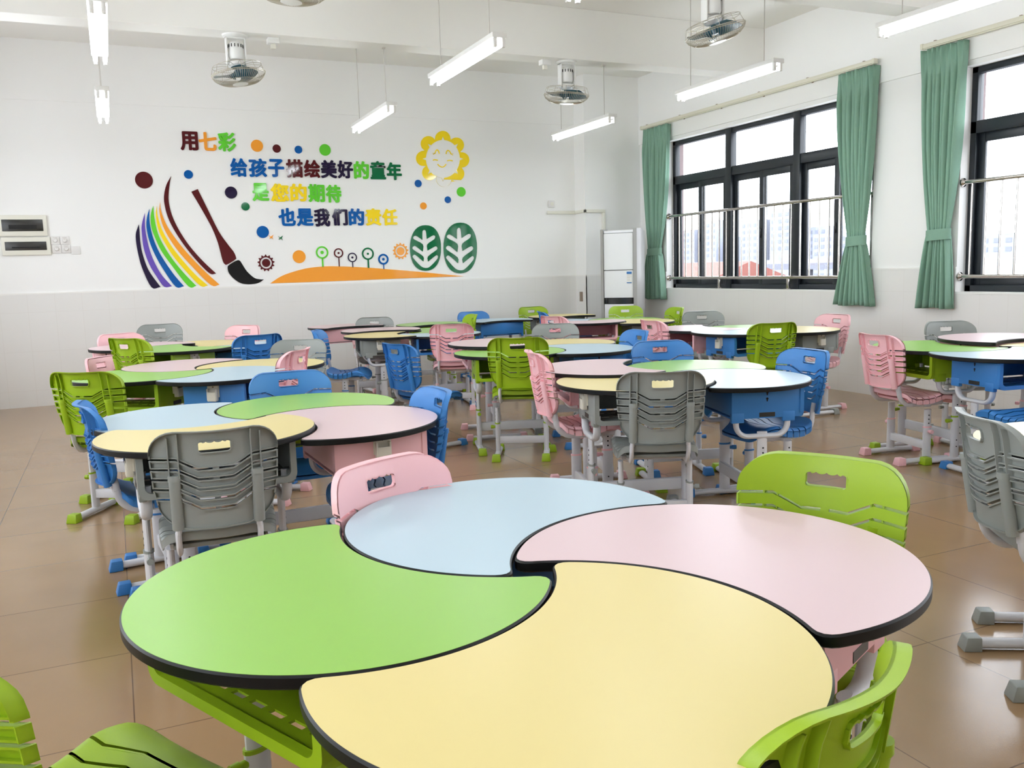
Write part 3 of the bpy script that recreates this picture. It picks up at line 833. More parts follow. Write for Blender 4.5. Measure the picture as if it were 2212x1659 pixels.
CHARS = [('用','maroon',0.871,2.725,0.183,0.2),('七','orange',1.061,2.726,0.187,0.196),('彩','green',1.259,2.727,0.189,0.203),('给','blue',1.367,2.458,0.183,0.2),('孩','blue',1.568,2.459,0.195,0.203),('子','blue',1.769,2.46,0.177,0.199),('描','maroon',1.971,2.46,0.189,0.202),('绘','maroon',2.168,2.459,0.184,0.201),('美','navy',2.359,2.46,0.186,0.204),('好','navy',2.55,2.46,0.183,0.203),('的','green',2.741,2.457,0.181,0.203),('童','forest',2.939,2.46,0.187,0.21),('年','forest',3.135,2.452,0.184,0.204),('是','green',1.582,2.195,0.184,0.198),('您','yellow',1.791,2.191,0.204,0.2),('的','yellow',2.0,2.194,0.188,0.198),('期','green',2.203,2.189,0.189,0.203),('待','green',2.4,2.185,0.179,0.202),('也','blue',1.855,1.922,0.191,0.201),('是','blue',2.056,1.918,0.19,0.199),('我','navy',2.251,1.915,0.185,0.204),('们','navy',2.457,1.919,0.183,0.193),('的','blue',2.654,1.92,0.185,0.197),('责','yellow',2.856,1.919,0.191,0.199),('任','yellow',3.055,1.918,0.187,0.194)]

AD = .006
DECAL_C = {}
def decal(splines, colour, name, parent=None, smooth=False):
    if smooth:
        splines = [smooth_loop(s) for s in splines]
    if parent is None:
        xs = [p[0] for p in splines[0]]
        zs = [p[1] for p in splines[0]]
        cx, cz = (min(xs) + max(xs)) / 2, (min(zs) + max(zs)) / 2
        return flat([[(x - cx, z - cz) for x, z in s] for s in splines], AD, name, M['acrylic'][colour], None, (cx, YB - AD / 2 - .001, cz))
    o = parent
    cx, cz = DECAL_C[o.name]
    return flat([[(x - cx, z - cz) for x, z in s] for s in splines], AD, name, M['acrylic'][colour], o, (0, 0, 0))

def decal_root(name, cx, cz):
    o = empty(name, (cx, YB - AD / 2 - .001, cz))
    DECAL_C[o.name] = (cx, cz)
    return o

CN = dict(maroon='dark red', orange='orange', green='bright green', blue='blue', navy='dark navy', forest='dark green', yellow='yellow', purple='purple', black='black')
DOTL = ['largest dark red wall disc, top left of the rainbow stripes', 'small blue wall disc above the paint brush', 'orange wall disc right of the first slogan line',
        'small dark red wall disc between the orange and blue discs', 'small blue wall disc above the second slogan line', 'bright green wall disc at the end of the top disc row',
        'dark navy wall disc left of the third slogan line', 'small dark green wall disc below the navy one', 'large blue wall disc left of the fourth slogan line',
        'orange wall disc low, above the orange hill', 'small blue wall disc below left of the smiling sun', 'bright green wall disc below right of the smiling sun',
        'small blue wall disc between the sun and the right leaf tree', 'small orange wall disc below the sun, above the left leaf tree']
for (x, z, r, c), l in zip(DOTS, DOTL):
    tag(decal([circle(x, z, r)], c, 'wall_disc'), l, 'wall decoration', 'round acrylic discs on the wall')
SL = dict(navy='outermost', purple='second', blue='third', green='fourth', yellow='fifth', orange='sixth and innermost')
for c, pts in STRIPES.items():
    if c == 'maroon':
        tag(decal([pts], c, 'wall_swoosh', smooth=True), 'long dark red curved stroke between the rainbow stripes and the brush', 'wall decoration')
    else:
        tag(decal([pts], c, 'rainbow_stripe', smooth=True), '%s curved rainbow stripe, %s of the fan' % (CN[c], SL[c]), 'wall decoration', 'rainbow stripes on the wall')
br = decal_root('paint_brush', 1.1, 1.72)
tag(br, 'big flat paint brush with dark red handle and black bristles on the wall', 'wall decoration')
decal([HANDLE], 'maroon', 'handle', br, True)
decal([BRISTLE], 'black', 'bristles', br, True)
tag(decal([HILL], 'orange', 'wall_hill', smooth=True), 'long low orange hill above the dado', 'wall decoration')
for (x, z, c, r), l in zip(COGS, ('dark red scalloped flower beside the brush tip', 'orange scalloped flower beside the left leaf tree')):
    o = tag(decal_root('scalloped_flower', x, z), l, 'wall decoration', 'scalloped flowers on the wall')
    rim = []
    for k in range(156):
        a = 2 * math.pi * k / 156
        rr = r * (.86 + .14 * max(-.35, math.sin(a * 13)))
        rim.append((x + rr * math.cos(a), z + rr * math.sin(a)))
    decal([rim, circle(x, z, r * .66)], c, 'petal_ring', o)
    decal([circle(x, z, r * .48)], c, 'centre', o)
for (x, z, r1, r2, r3, zb, sw, c) in LOLLY:
    o = tag(decal_root('ring_flower', x, z), '%s ring flower on a stem standing on the orange hill' % CN[c], 'wall decoration', 'ring flowers on the hill')
    decal([circle(x, z, r1), circle(x, z, r2)], c, 'ring', o)
    decal([circle(x, z, r3, 20)], c, 'centre', o)
    decal([[(x - sw / 2, zb - .008), (x + sw / 2, zb - .008), (x + sw / 2, z - r1 + .003), (x - sw / 2, z - r1 + .003)]], c, 'stem', o)
for (ov, tr_), l in zip(TREES, ('left, smaller of the two dark green leaf trees on the wall', 'right, taller of the two dark green leaf trees on the wall')):
    tag(decal([ov, smooth_loop(tr_, 3)], 'forest', 'leaf_tree'), l, 'wall decoration', 'oval leaf trees on the wall')
sx = sum(p[0] for p in SUN[0]) / len(SUN[0])
sz = sum(p[1] for p in SUN[0]) / len(SUN[0])
o = tag(decal_root('smiling_sun', sx, sz), 'yellow scalloped sun with a smiling face high on the wall', 'wall decoration')
decal([SUN[0], SUN[1]], 'yellow', 'petal_ring', o)
def stroke(pts, w):
    P = []
    for i in range(len(pts) - 1):
        for k in range(6):
            p0, p1, p2, p3 = (Vector(pts[max(0, min(len(pts) - 1, i + d))]) for d in (-1, 0, 1, 2))
            t = k / 6
            P.append(0.5 * ((2 * p1) + (p2 - p0) * t + (2 * p0 - 5 * p1 + 4 * p2 - p3) * t * t + (3 * p1 - p0 - 3 * p2 + p3) * t ** 3))
    P.append(Vector(pts[-1]))
    L_, R_ = [], []
    for i, p in enumerate(P):
        d = (P[min(i + 1, len(P) - 1)] - P[max(i - 1, 0)]).normalized()
        nrm = Vector((-d.y, d.x)) * w / 2
        L_.append(tuple(p + nrm))
        R_.append(tuple(p - nrm))
    return L_ + R_[::-1]
eyes, cheeks, mouth = SUNEYES
for e in eyes:
    decal([stroke(e, .012)], 'yellow', 'eye', o)
for e, s in zip(eyes, (-1, 1)):
    b = e[0] if s < 0 else e[-1]
    for dx, dz in ((.030, .004), (.026, -.014)):
        decal([stroke([b, (b[0] + s * dx, b[1] + dz)], .006)], 'yellow', 'eyelash', o)
for e in cheeks:
    decal([stroke(e, .012)], 'yellow', 'cheek', o)
decal([stroke(mouth, .011)], 'yellow', 'mouth', o)
for x, z, c in BOWS:
    tag(decal([[(x - .028, z + .022), (x - .004, z + .004), (x + .028, z + .026), (x + .012, z - .002), (x + .022, z - .028), (x + .002, z - .006), (x - .020, z - .022), (x - .010, z)]], c, 'wall_butterfly'),
        'tiny %s butterfly between the blue disc and the slogan' % CN[c], 'wall decoration', 'tiny butterflies on the wall')

# slogan: raised characters, each glued on by itself
LINES = ['first'] * 3 + ['second'] * 10 + ['third'] * 5 + ['fourth'] * 7
for (ch, c, x, z, w_, h_), ln in zip(CHARS, LINES):
    cu = bpy.data.curves.new('slogan_character', 'FONT')
    cu.body = ch
    cu.size = 1.0
    cu.extrude = .0045
    t = bpy.data.objects.new('slogan_character', cu)
    COL.objects.link(t)
    dg = bpy.context.evaluated_depsgraph_get()
    m0 = bpy.data.meshes.new_from_object(t.evaluated_get(dg))
    bpy.data.objects.remove(t)
    # a fat brush-like weight: the thin strokes are thickened by merging copies set round a small circle
    fat = MB()
    for k in range(13):
        a = 2 * math.pi * k / 12
        rr = 0 if k == 12 else .046
        fat.add([(v.co.x + rr * math.cos(a), v.co.y + rr * math.sin(a) * .8, v.co.z + k * .00012) for v in m0.vertices],
                [list(f.vertices) for f in m0.polygons])
    me = bpy.data.meshes.new('slogan_character')
    me.from_pydata(fat.v, [], fat.f)
    xs = [v.co.x for v in me.vertices]
    ys = [v.co.y for v in me.vertices]
    x0, x1, y0, y1 = min(xs), max(xs), min(ys), max(ys)
    for v in me.vertices:
        v.co.x = (v.co.x - (x0 + x1) / 2) / (x1 - x0) * w_
        v.co.y = (v.co.y - (y0 + y1) / 2) / (y1 - y0) * h_
    me.materials.clear()
    me.materials.append(M['acrylic'][c])
    o = bpy.data.objects.new('slogan_character', me)
    COL.objects.link(o)
    o.location = (x, YB - .006, z)
    o.rotation_euler = (R(90), 0, 0)
    tag(o, '%s raised character %s in the %s line of the wall slogan' % (CN[c], ch, ln), 'lettering', 'slogan characters on the wall')

# ------------------------------------------------------------------ school chairs
def curve_pt(u, t, W, ztop):
    """a point of the back shell: u across (-1..1), t metres below the top edge"""
    x = u * W(t)
    y = .066 * (abs(u) ** 1.8 - 1) - (.09 - t) * .13 - .008 * max(0, 1 - t / .05)
    return (x, y, ztop - t)

def vslot(u, lo=.28, hi=.60, drop=.034):
    a = abs(u)
    return drop * (1 - min(1, max(0, (a - lo) / (hi - lo))))

def strip_piece(mb, us, top, bot, P, th, wall_top, wall_bot, wall_side, back, rows=3):
    """one moulded panel between two edge curves, with turned-back rims behind it"""
    nu = len(us)
    vs, fs = [], []
    for layer in (0, 1):
        for i, u in enumerate(us):
            for j in range(rows + 1):
                t = top[i] + (bot[i] - top[i]) * j / rows
                p = Vector(P(u, t))
                vs.append(p + back * (th * layer))
    n = nu * (rows + 1)
    for i in range(nu - 1):
        for j in range(rows):
            a = i * (rows + 1) + j
            b = a + rows + 1
            fs.append([a, a + 1, b + 1, b])
            fs.append([n + a, n + b, n + b + 1, n + a + 1])
    ring = [i * (rows + 1) for i in range(nu)] + [(nu - 1) * (rows + 1) + j for j in range(1, rows + 1)] + \
           [i * (rows + 1) + rows for i in range(nu - 2, -1, -1)] + [j for j in range(rows - 1, 0, -1)]
    for k in range(len(ring)):
        a, b = ring[k], ring[(k + 1) % len(ring)]
        fs.append([a, b, n + b, n + a])
    mb.add(vs, fs)
    def rim(seq, depth, inner):
        # seq of (outer point, inner point) pairs
        vs, fs = [], []
        for p, q in seq:
            vs += [p, q, q + back * depth, p + back * depth]
        for k in range(len(seq) - 1):
            for c in range(4):
                d = (c + 1) % 4
                fs.append([k * 4 + c, k * 4 + d, k * 4 + 4 + d, k * 4 + 4 + c])
        fs.append([0, 1, 2, 3])
        m = (len(seq) - 1) * 4
        fs.append([m + 3, m + 2, m + 1, m])
        mb.add(vs, fs)
    e = .0045
    if wall_top:
        rim([(Vector(P(u, top[i])), Vector(P(u, min(bot[i], top[i] + e)))) for i, u in enumerate(us)], wall_top, e)
    if wall_bot:
        rim([(Vector(P(u, bot[i])), Vector(P(u, max(top[i], bot[i] - e)))) for i, u in enumerate(us)], wall_bot, e)
    if wall_side:
        for i, s in ((0, 1), (nu - 1, -1)):
            if bot[i] - top[i] > .004:
                seq = []
                for j in range(rows + 1):
                    t = top[i] + (bot[i] - top[i]) * j / rows
                    p = Vector(P(us[i], t))
                    seq.append((p, p + Vector((s * e, 0, 0))))
                rim(seq, wall_side, e)

US = [-1, -.985, -.96, -.92, -.86, -.79, -.70, -.60, -.52, -.44, -.36, -.28, -.25, -.19, -.125, -.06, 0,
      .06, .125, .19, .25, .28, .36, .44, .52, .60, .70, .79, .86, .92, .96, .985, 1]

def backrest_mesh():
    mb = MB()
    zt = .775
    W = lambda t: .205 - .012 * min(1, t / .25) - .02 * max(0, (t - .2) / .14)
    P = lambda u, t: curve_pt(u, t, W, zt)
    back = Vector((0, -1, .10)).normalized()
    T0 = lambda u: .006 * (1 - u * u) + .088 * (1 - math.sqrt(max(0, 1 - (max(0, abs(u) - .56) / .44) ** 2)))
    TB = lambda u: .338 - .085 * (1 - math.sqrt(max(0, 1 - (max(0, abs(u) - .50) / .50) ** 2)))
    s0, ds, gap = .095, .0335, .0072
    SLOT = lambda k, u: s0 + ds * k + vslot(u)
    # top panel with the grip hole
    hw = .25
    L = [u for u in US if u <= -hw]
    C = [u for u in US if -hw <= u <= hw]
    Q = [u for u in US if u >= hw]
    endr = lambda u: .011 * (1 - math.sqrt(max(0, 1 - (max(0, abs(u) - (hw - .055)) / .055) ** 2)))
    ht = lambda u: .0425 + .0045 * abs(math.sin(math.pi * (u + hw) / (2 * hw) * 4)) ** .6 * (1 if abs(u) < hw * .75 else .3) + endr(u)
    hb = lambda u: .078 - endr(u)
    C2 = [-hw + 2 * hw * i / 32 for i in range(33)]
    for seg in (L, Q):
        strip_piece(mb, seg, [T0(u) for u in seg], [SLOT(0, u) for u in seg], P, .005, .026, .012, 0, back, 4)
    strip_piece(mb, C2, [T0(u) for u in C2], [ht(u) for u in C2], P, .005, .026, .012, 0, back, 2)
    strip_piece(mb, C2, [hb(u) for u in C2], [SLOT(0, u) for u in C2], P, .005, .014, .012, 0, back, 2)
    for u in (-hw, hw):      # sides of the grip hole
        strip_piece(mb, [u - .010, u + .010] if u < 0 else [u - .010, u + .010], [.050, .050], [.070, .070], P, .012, 0, 0, 0, back, 1)
    # outer side rims of the top panel
    for k in range(4):
        strip_piece(mb, US, [SLOT(k, u) + gap for u in US], [SLOT(k + 1, u) for u in US], P, .005, .017, .017, .022, back, 1)
    strip_piece(mb, US, [SLOT(4, u) + gap for u in US], [TB(u) for u in US], P, .005, .013, .016, .018, back, 4)
    for s in (-1, 1):
        strip_piece(mb, [s * 1.0, s * .975] if s < 0 else [.975, 1.0], [.085] * 2, [s0] * 2, P, .022, 0, 0, 0, back, 1)
    # bridges across the slots
    for u in (0.0,):
        for k in range(5):
            strip_piece(mb, [u - .05, u, u + .05], [SLOT(k, u)] * 3, [SLOT(k, u) + gap + .001] * 3, P, .008, 0, 0, 0, back, 1)
    # twin ribs above each post socket, and the sockets
    for s in (-1, 1):
        for x in (.112, .142):
            seq = []
            for i in range(10):
                t = .012 + .012 * (x > .13) + (.16 - .012) * i / 9
                u = s * x / W(t)
                seq.append(Vector(P(u, t)))
            vs, fs = [], []
            for p in seq:
                for dx, d in ((-.002, .003), (.002, .003), (.002, .022), (-.002, .022)):
                    vs.append(p + Vector((dx, 0, 0)) + back * d)
            for i in range(9):
                for c in range(4):
                    d = (c + 1) % 4
                    fs.append([i * 4 + c, i * 4 + d, i * 4 + 4 + d, i * 4 + 4 + c])
            fs += [[3, 2, 1, 0], [36, 37, 38, 39]]
            mb.add(vs, fs)
        path = []
        for i in range(7):
            t = .155 + (.335 - .155) * i / 6
            u = s * .127 / W(t)
            path.append(Vector(P(u, t)) + back * .015)
        mb.tube(path, .019, 14, .017, upv=(0, 1, 0))
        mb.tube([path[0] + Vector((0, 0, .004)), path[0] + Vector((0, 0, -.014))], .0205, 14, .0185, upv=(0, 1, 0))
    return mb

def seat_mesh():
    mb = MB()
    Wd = lambda d: .178 + .020 * min(1, d / .2) - .03 * max(0, (.035 - d) / .035) ** 2
    def P(u, d):
        a = d / .38
        z = .386 + .030 * max(0, 1 - d / .09) ** 2 - .010 * math.sin(math.pi * min(1, a * 1.5)) + .014 * math.exp(-((d - .27) / .06) ** 2) \
            - .045 * max(0, (d - .31) / .07) ** 2 + .012 * abs(u) ** 2.2 - .014 * max(0, (abs(u) - .88) / .12) ** 2
        return (u * Wd(d), .025 + d, z)
    back = Vector((0, 0, -1))
    s0, ds, gap = .075, .042, .0065
    SL = lambda k, u: s0 + ds * k + vslot(u, .25, .7, .03)
    D0 = lambda u: .045 * (1 - math.sqrt(max(0, 1 - (max(0, abs(u) - .55) / .45) ** 2)))
    D1 = lambda u: .38 - .055 * (1 - math.sqrt(max(0, 1 - (max(0, abs(u) - .55) / .45) ** 2)))
    strip_piece(mb, US, [D0(u) for u in US], [SL(0, u) for u in US], P, .006, .03, .010, .03, back, 4)
    for k in range(4):
        strip_piece(mb, US, [SL(k, u) + gap for u in US], [SL(k + 1, u) for u in US], P, .006, .010, .010, .034, back, 2)
    strip_piece(mb, US, [SL(4, u) + gap for u in US], [D1(u) for u in US], P, .006, .010, .022, .03, back, 6)
    mb.box(-.15, .15, .07, .34, .350, .366, .004)
    return mb

def cap_mesh(s, w=.030, l=.058, h=.046):
    """bevelled plastic shoe at a foot end; s = +1 or -1 along local Y, origin at the bar end"""
    mb = MB()
    y0, y1 = (-.012, l - .012) if s > 0 else (-(l - .012), .012)
    b = bmesh.new()
    bmesh.ops.create_cube(b, size=1.0)
    for v in b.verts:
        k = .82 if v.co.z > 0 else 1.0
        end = (v.co.y > 0) == (s > 0)
        yy = y0 + (y1 - y0) * (v.co.y + .5)
        if end and v.co.z > 0:
            yy -= s * .012
        v.co = (v.co.x * 2 * w * k, yy, (v.co.z + .5) * h)
    bmesh.ops.bevel(b, geom=b.edges[:], offset=.004, segments=2, profile=.5, affect='EDGES')
    return mb.bm(b)

def foot_bar(parent, x, y0, y1, z0, plastic, w=.021, h=.034, name='foot_bar'):
    mb = MB()
    mb.tube([(0, y0, .019), (0, (y0 + y1) / 2, .021), (0, y1, .019)], w, 12, .0165)
    fb = mb.build(name, M['steel'], parent)
    fb.location = (x, 0, z0)
    for s, y in ((-1, y0), (1, y1)):
        c = cap_mesh(s).build('foot_cap', plastic, fb)
        c.location = (0, y - s * .03, -.0)
    return fb

def make_chair(colour):
    pl = PLAS[colour]
    root = empty('school_chair')
    backrest_mesh().build('backrest', pl, root, smooth=32)
    seat_mesh().build('seat', pl, root, smooth=32)
    for s in (-1, 1):
        pts = [(s * .127, .002, .50), (s * .127, .012, .455), (s * .128, .016, .42)]
        for k in range(9):
            a = math.pi / 2 * k / 8
            pts.append((s * .130, .018 + .085 * (1 - math.cos(a)), .42 - .085 * math.sin(a)))
        pts += [(s * .132, .20, .335), (s * .132, .33, .337)]
        MB().tube(pts, .010, 10, .016, upv=(0, 1, 1)).build('back_post', M['steel'], root)
    MB().box(-.165, .165, .175, .225, .318, .340, .005).box(-.132, .132, .315, .335, .322, .340, .004).build('seat_frame', M['steel'], root)
    for s in (-1, 1):
        x = s * .165
        mb = MB()
        mb.tube([(x, .20, .15), (x, .20, .335)], .013, 14, .025, upv=(0, 1, 0))
        mb.tube([(x, .20, .03), (x, .20, .225)], .0165, 14, .029, upv=(0, 1, 0))
        lg = mb.build('leg', M['steel'], root)
        h = MB()
        for z in (.25, .275, .30):
            h.cyl((x + s * .0120, .20, z), (x + s * .0140, .20, z), .0045, 10)
        h.build('height_hole', M['hole'], lg, smooth=0)
        kb = MB().tube([(x + s * .012, .20, .20), (x + s * .042, .20, .20)], .0095, 12)
        kb.tube([(x + s * .028, .20, .20), (x + s * .046, .20, .20)], .0125, 10)
        kb.build('knob', pl, root)
        MB().tube([(x, .20, .222), (x, .20, .230)], .0185, 14, .031, upv=(0, 1, 0)).build('collar', pl, lg)
        foot_bar(root, x, -.005, .395, 0, pl)
    MB().box(-.16, .16, .186, .214, .085, .135, .005).build('crossbar', M['steel'], root)
    return root

# ------------------------------------------------------------------ petal desks
PC, PR = (-.2500, -.2607), .3956          # petal circle, relative to the table centre; the sitter is towards -Y
NC, NR = (-.2611, .2497), .4007           # the neighbour's circle that bites the petal
DC = (-.250, -.307)                        # desk origin relative to the table centre

def petal(inset=0.0):
    c, r, c2, r2 = Vector(PC), PR - inset, Vector(NC), NR + inset
    # angles of own circle that lie outside the neighbour's circle
    n = 720
    own = [c + Vector((math.cos(2 * math.pi * k / n), math.sin(2 * math.pi * k / n))) * r for k in range(n)]
    out = [(p - c2).length > r2 for p in own]
    k0 = next(k for k in range(n) if out[k] and not out[k - 1])
    arc = []
    k = k0
    while out[k % n]:
        arc.append(own[k % n])
        k += 1
    a, b = arc[-1], arc[0]
    a1 = math.atan2(a.y - c2.y, a.x - c2.x)
    b1 = math.atan2(b.y - c2.y, b.x - c2.x)
    while b1 > a1:
        b1 -= 2 * math.pi
    bite = [c2 + Vector((math.cos(a1 + (b1 - a1) * t / 160), math.sin(a1 + (b1 - a1) * t / 160))) * r2 for t in range(1, 160)]
    loop = arc + bite
    # round the two horns
    def resample(P, m):
        d = [0]
        for i in range(len(P)):
            d.append(d[-1] + (P[(i + 1) % len(P)] - P[i]).length)
        res, i = [], 0
        for q in range(m):
            s = d[-1] * q / m
            while d[i + 1] < s:
                i += 1
            f = (s - d[i]) / max(1e-9, d[i + 1] - d[i])
            res.append(P[i].lerp(P[(i + 1) % len(P)], f))
        return res
    P = resample(loop, 360)
    for _ in range(26):
        sharp = []
        m = len(P)
        Q = list(P)
        for i in range(m):
            d1 = (P[i] - P[i - 1]).normalized()
            d2 = (P[(i + 1) % m] - P[i]).normalized()
            if d1.dot(d2) < .985:
                Q[i] = (P[i - 1] + P[i] * 2 + P[(i + 1) % m]) / 4
        P = Q
    P = resample(P, 200)
    return [(p.x - DC[0], p.y - DC[1]) for p in P]

OUTL, OUTI = petal(0.0), petal(.0035)

def make_desk(colour, clip, keyholes):
    box_c = 'gray' if colour == 'yellow' else colour
    pl = PLAS[box_c]
    root = empty('petal_desk')
    zt = .700
    eb = MB()
    n = len(OUTL)
    prof = [(OUTI, zt - .0235), (OUTL, zt - .020), (OUTL, zt - .004), (OUTI, zt - .0006)]
    vs, fs = [], []
    for lp, z in prof:
        vs += [(x, y, z) for x, y in lp]
    for i in range(3):
        for k in range(n):
            l = (k + 1) % n
            fs.append([i * n + k, i * n + l, (i + 1) * n + l, (i + 1) * n + k])
    fs.append(list(range(n))[::-1])
    fs.append([3 * n + k for k in range(n)])
    e = eb.add(vs, fs).build('edge_band', M['edge'])
    t = MB().prism(OUTI, zt - .0006, zt).build('desktop', TOP[colour], root)
    e.parent = t
    # book box: open towards the sitter, slotted floor
    bx = MB()
    w, d0, d1, zb, zq = .262, -.215, .145, .530, .677
    th = .006
    for s in (-1, 1):
        bx.box(s * w - th / 2, s * w + th / 2, d0, d1, zb, zq, .002)
    bx.box(-w, w, d1 - th, d1, zb + .015, zq, .002)
    ys = [d0, d0 + .05, d0 + .064, d0 + .16, d0 + .174, d0 + .27, d0 + .284, d1]
    for r in range(7):
        if r % 2 == 0:
            bx.box(-w, w, ys[r], ys[r + 1], zb, zb + .005)
        else:
            m = 9
            for k in range(m + 1):
                x = -w + 2 * w * k / m
                bx.box(max(-w, x - .010), min(w, x + .010), ys[r], ys[r + 1], zb, zb + .005)
    # rounded lip round the opening
    lip = []
    rr, ww = .035, w + .006
    for (cx, cz, a0) in ((ww - rr, zq - .004, None), (ww - rr, zb - .006 + rr, -90), (-(ww - rr), zb - .006 + rr, 180)):
        if a0 is None:
            lip.append((ww, zq))
        elif a0 == -90:
            for k in range(7):
                a = R(0 - 90 * k / 6)
                lip.append((cx + rr * math.cos(a), cz + rr * math.sin(a)))
        else:
            for k in range(7):
                a = R(-90 - 90 * k / 6)
                lip.append((cx + rr * math.cos(a), cz + rr * math.sin(a)))
    lip.append((-ww, zq))
    inn = []
    ri, wi = .022, w - .016
    inn.append((wi, zq))
    for k in range(7):
        a = R(0 - 90 * k / 6)
        inn.append((wi - ri + ri * math.cos(a), zb + .016 + ri + ri * math.sin(a)))
    for k in range(7):
        a = R(-90 - 90 * k / 6)
        inn.append((-(wi - ri) + ri * math.cos(a), zb + .016 + ri + ri * math.sin(a)))
    inn.append((-wi, zq))
    m = len(lip)
    vs, fs = [], []
    for (x, z), (xi, zi) in zip(lip, inn):
        vs += [(x, d0 - .008, z), (xi, d0 - .008, zi), (xi, d0 + .012, zi), (x, d0 + .012, z)]
    for k in range(m - 1):
        for c in range(4):
            d = (c + 1) % 4
            fs.append([k * 4 + c, k * 4 + d, k * 4 + 4 + d, k * 4 + 4 + c])
    fs += [[0, 1, 2, 3], [m * 4 - 1, m * 4 - 2, m * 4 - 3, m * 4 - 4]]
    bx.add(vs, fs)
    # deeper corner blocks where the brackets enter
    for s in (-1, 1):
        for y0 in (-.165, .095):
            bx.box(s * w - .022 if s > 0 else -w - .004, w + .004 if s > 0 else -w + .022, y0 - .014, y0 + .05, zb - .02, zb + .03, .004)
    bo = bx.build('book_box', pl, root)
    for s in (-1, 1):
        mx = Matrix.Scale(s, 4, (1, 0, 0)) if s < 0 else None
        if keyholes:
            kh = MB()
            for z in (.655, .625):
                kh.cyl((w + .0025, -.035, z), (w + .0045, -.035, z), .006, 12, mx)
                kh.box(w + .0025, w + .0045, -.038, -.032, z - .013, z, mx=mx)
            kh.build('keyhole', M['hole'], bo, smooth=0)
        MB().box(w + .002, w + .0045, -.075, .005, zb + .006, zb + .028, mx=mx).build('bottom_notch', M['smoke'], bo, smooth=0)
        if clip:
            hk = MB()
            hk.box(w + .002, w + .010, -.075, -.005, .600, .672, .003, mx=mx)
            hk.box(w + .008, w + .030, -.070, -.062, .585, .650, .003, mx=mx).box(w + .008, w + .030, -.018, -.010, .585, .650, .003, mx=mx)
            hk.box(w + .026, w + .034, -.066, -.014, .580, .632, .003, mx=mx)
            hk.box(w + .006, w + .030, -.066, -.014, .580, .588, .002, mx=mx)
            h = hk.build('bag_hook', M['hook'], root)
            MB().cyl((w + .0095, -.040, .657), (w + .012, -.040, .657), .005, 10, mx).build('screw', M['bronze'], h, smooth=0)
    for s in (-1, 1):
        x = s * .242
        pts = [(x, -.150, .560), (x, -.150, .500)]
        for k in range(1, 8):
            a = math.pi / 2 * k / 7
            pts.append((x, -.150 + .062 * (1 - math.cos(a)), .500 - .062 * math.sin(a)))
        pts += [(x, .0, .438), (x, .052, .438)]
        for k in range(1, 8):
            a = math.pi / 2 * k / 7
            pts.append((x, .052 + .062 * math.sin(a), .500 - .062 * math.cos(a)))
        pts += [(x, .114, .560)]
        MB().tube(pts, .013, 12, .019, upv=(1, 0, 0)).build('bracket', M['steel'], root)
        mb = MB()
        mb.tube([(x, -.02, .16), (x, -.02, .440)], .0135, 14, .026, upv=(0, 1, 0))
        mb.tube([(x, -.02, .03), (x, -.02, .285)], .017, 14, .030, upv=(0, 1, 0))
        lg = mb.build('leg', M['steel'], root)
        h = MB()
        for z in (.31, .335, .36):
            h.cyl((x + s * .0125, -.02, z), (x + s * .0145, -.02, z), .0045, 10)
        for z in (.10, .14):
            h.cyl((x + s * .0160, -.02, z), (x + s * .018, -.02, z), .004, 10)
        h.build('height_hole', M['hole'], lg, smooth=0)
        MB().tube([(x, -.02, .282), (x, -.02, .291)], .019, 14, .032, upv=(0, 1, 0)).build('collar', pl, lg)
        kb = MB().tube([(x, -.046, .262), (x, -.078, .262)], .0095, 12)
        kb.tube([(x, -.064, .262), (x, -.084, .262)], .0125, 10)
        kb.build('knob', pl, root)
        foot_bar(root, x, -.24, .20, 0, pl)
    MB().box(-.238, .238, -.012, .016, .13, .19, .005).build('crossbar', M['steel'], root)
    return root

# ------------------------------------------------------------------ set out the tables
desk_protos, chair_protos = {}, {}
for c in ('green', 'blue', 'pink', 'yellow'):
    for cl in (True, False):
        desk_protos[(c, cl)] = [make_desk(c, cl, not cl), False]
for c in ('green', 'blue', 'pink', 'gray'):
    chair_protos[c] = [make_chair(c), False]
index_kids()

def take(store, key):
    p = store[key]
    if not p[1]:
        p[1] = True
        return p[0]
    return copy_tree(p[0])

DN = {'G': 'green', 'B': 'blue', 'P': 'pink', 'Y': 'yellow'}
BOXN = {'G': 'green', 'B': 'blue', 'P': 'pink', 'Y': 'grey'}
TABLES = {   # centre, angle, colours clockwise, table height, handed, name, desks with bag hooks
    'T1': ((.7016, 1.478), 0.0, 'GBPY', .683, 1, 'the nearest table', 'P'),
    'T2': ((.523, 3.684), -23.1, 'BGPY', .695, 1, 'the second table of the left row', 'PY'),
    'T3': ((.471, 5.628), 30.1, 'GPYB', .711, 1, 'the third table of the left row', 'BGY'),
    'T4': ((.531, 7.439), -83.2, 'PYBG', .732, -1, 'the farthest table of the left row', 'G'),
    'T5': ((2.848, 5.803), -41.7, 'PYBG', .701, 1, 'the middle-row table with the green chair in front', ''),
    'T6': ((2.667, 3.881), -41.7, 'PGBY', .697, 1, 'the middle-row table with the grey chair in front', 'Y'),
    'T7': ((2.61, 8.158), -124.6, 'PGBY', .692, -1, 'the far middle table with the pink chair in front', 'Y'),
    'T9': ((4.737, 7.982), -45.8, 'BGYP', .702, 1, 'the far right table by the air conditioner', 'Y'),
    'T10': ((4.832, 5.867), -26.2, 'PGYB', .708, 1, 'the window-side table with the green chair in front', 'BY'),
    'T11': ((4.98, 3.615), -35.6, 'GPYB', .718, 1, 'the right-edge table behind the cut-off grey chair', ''),
}
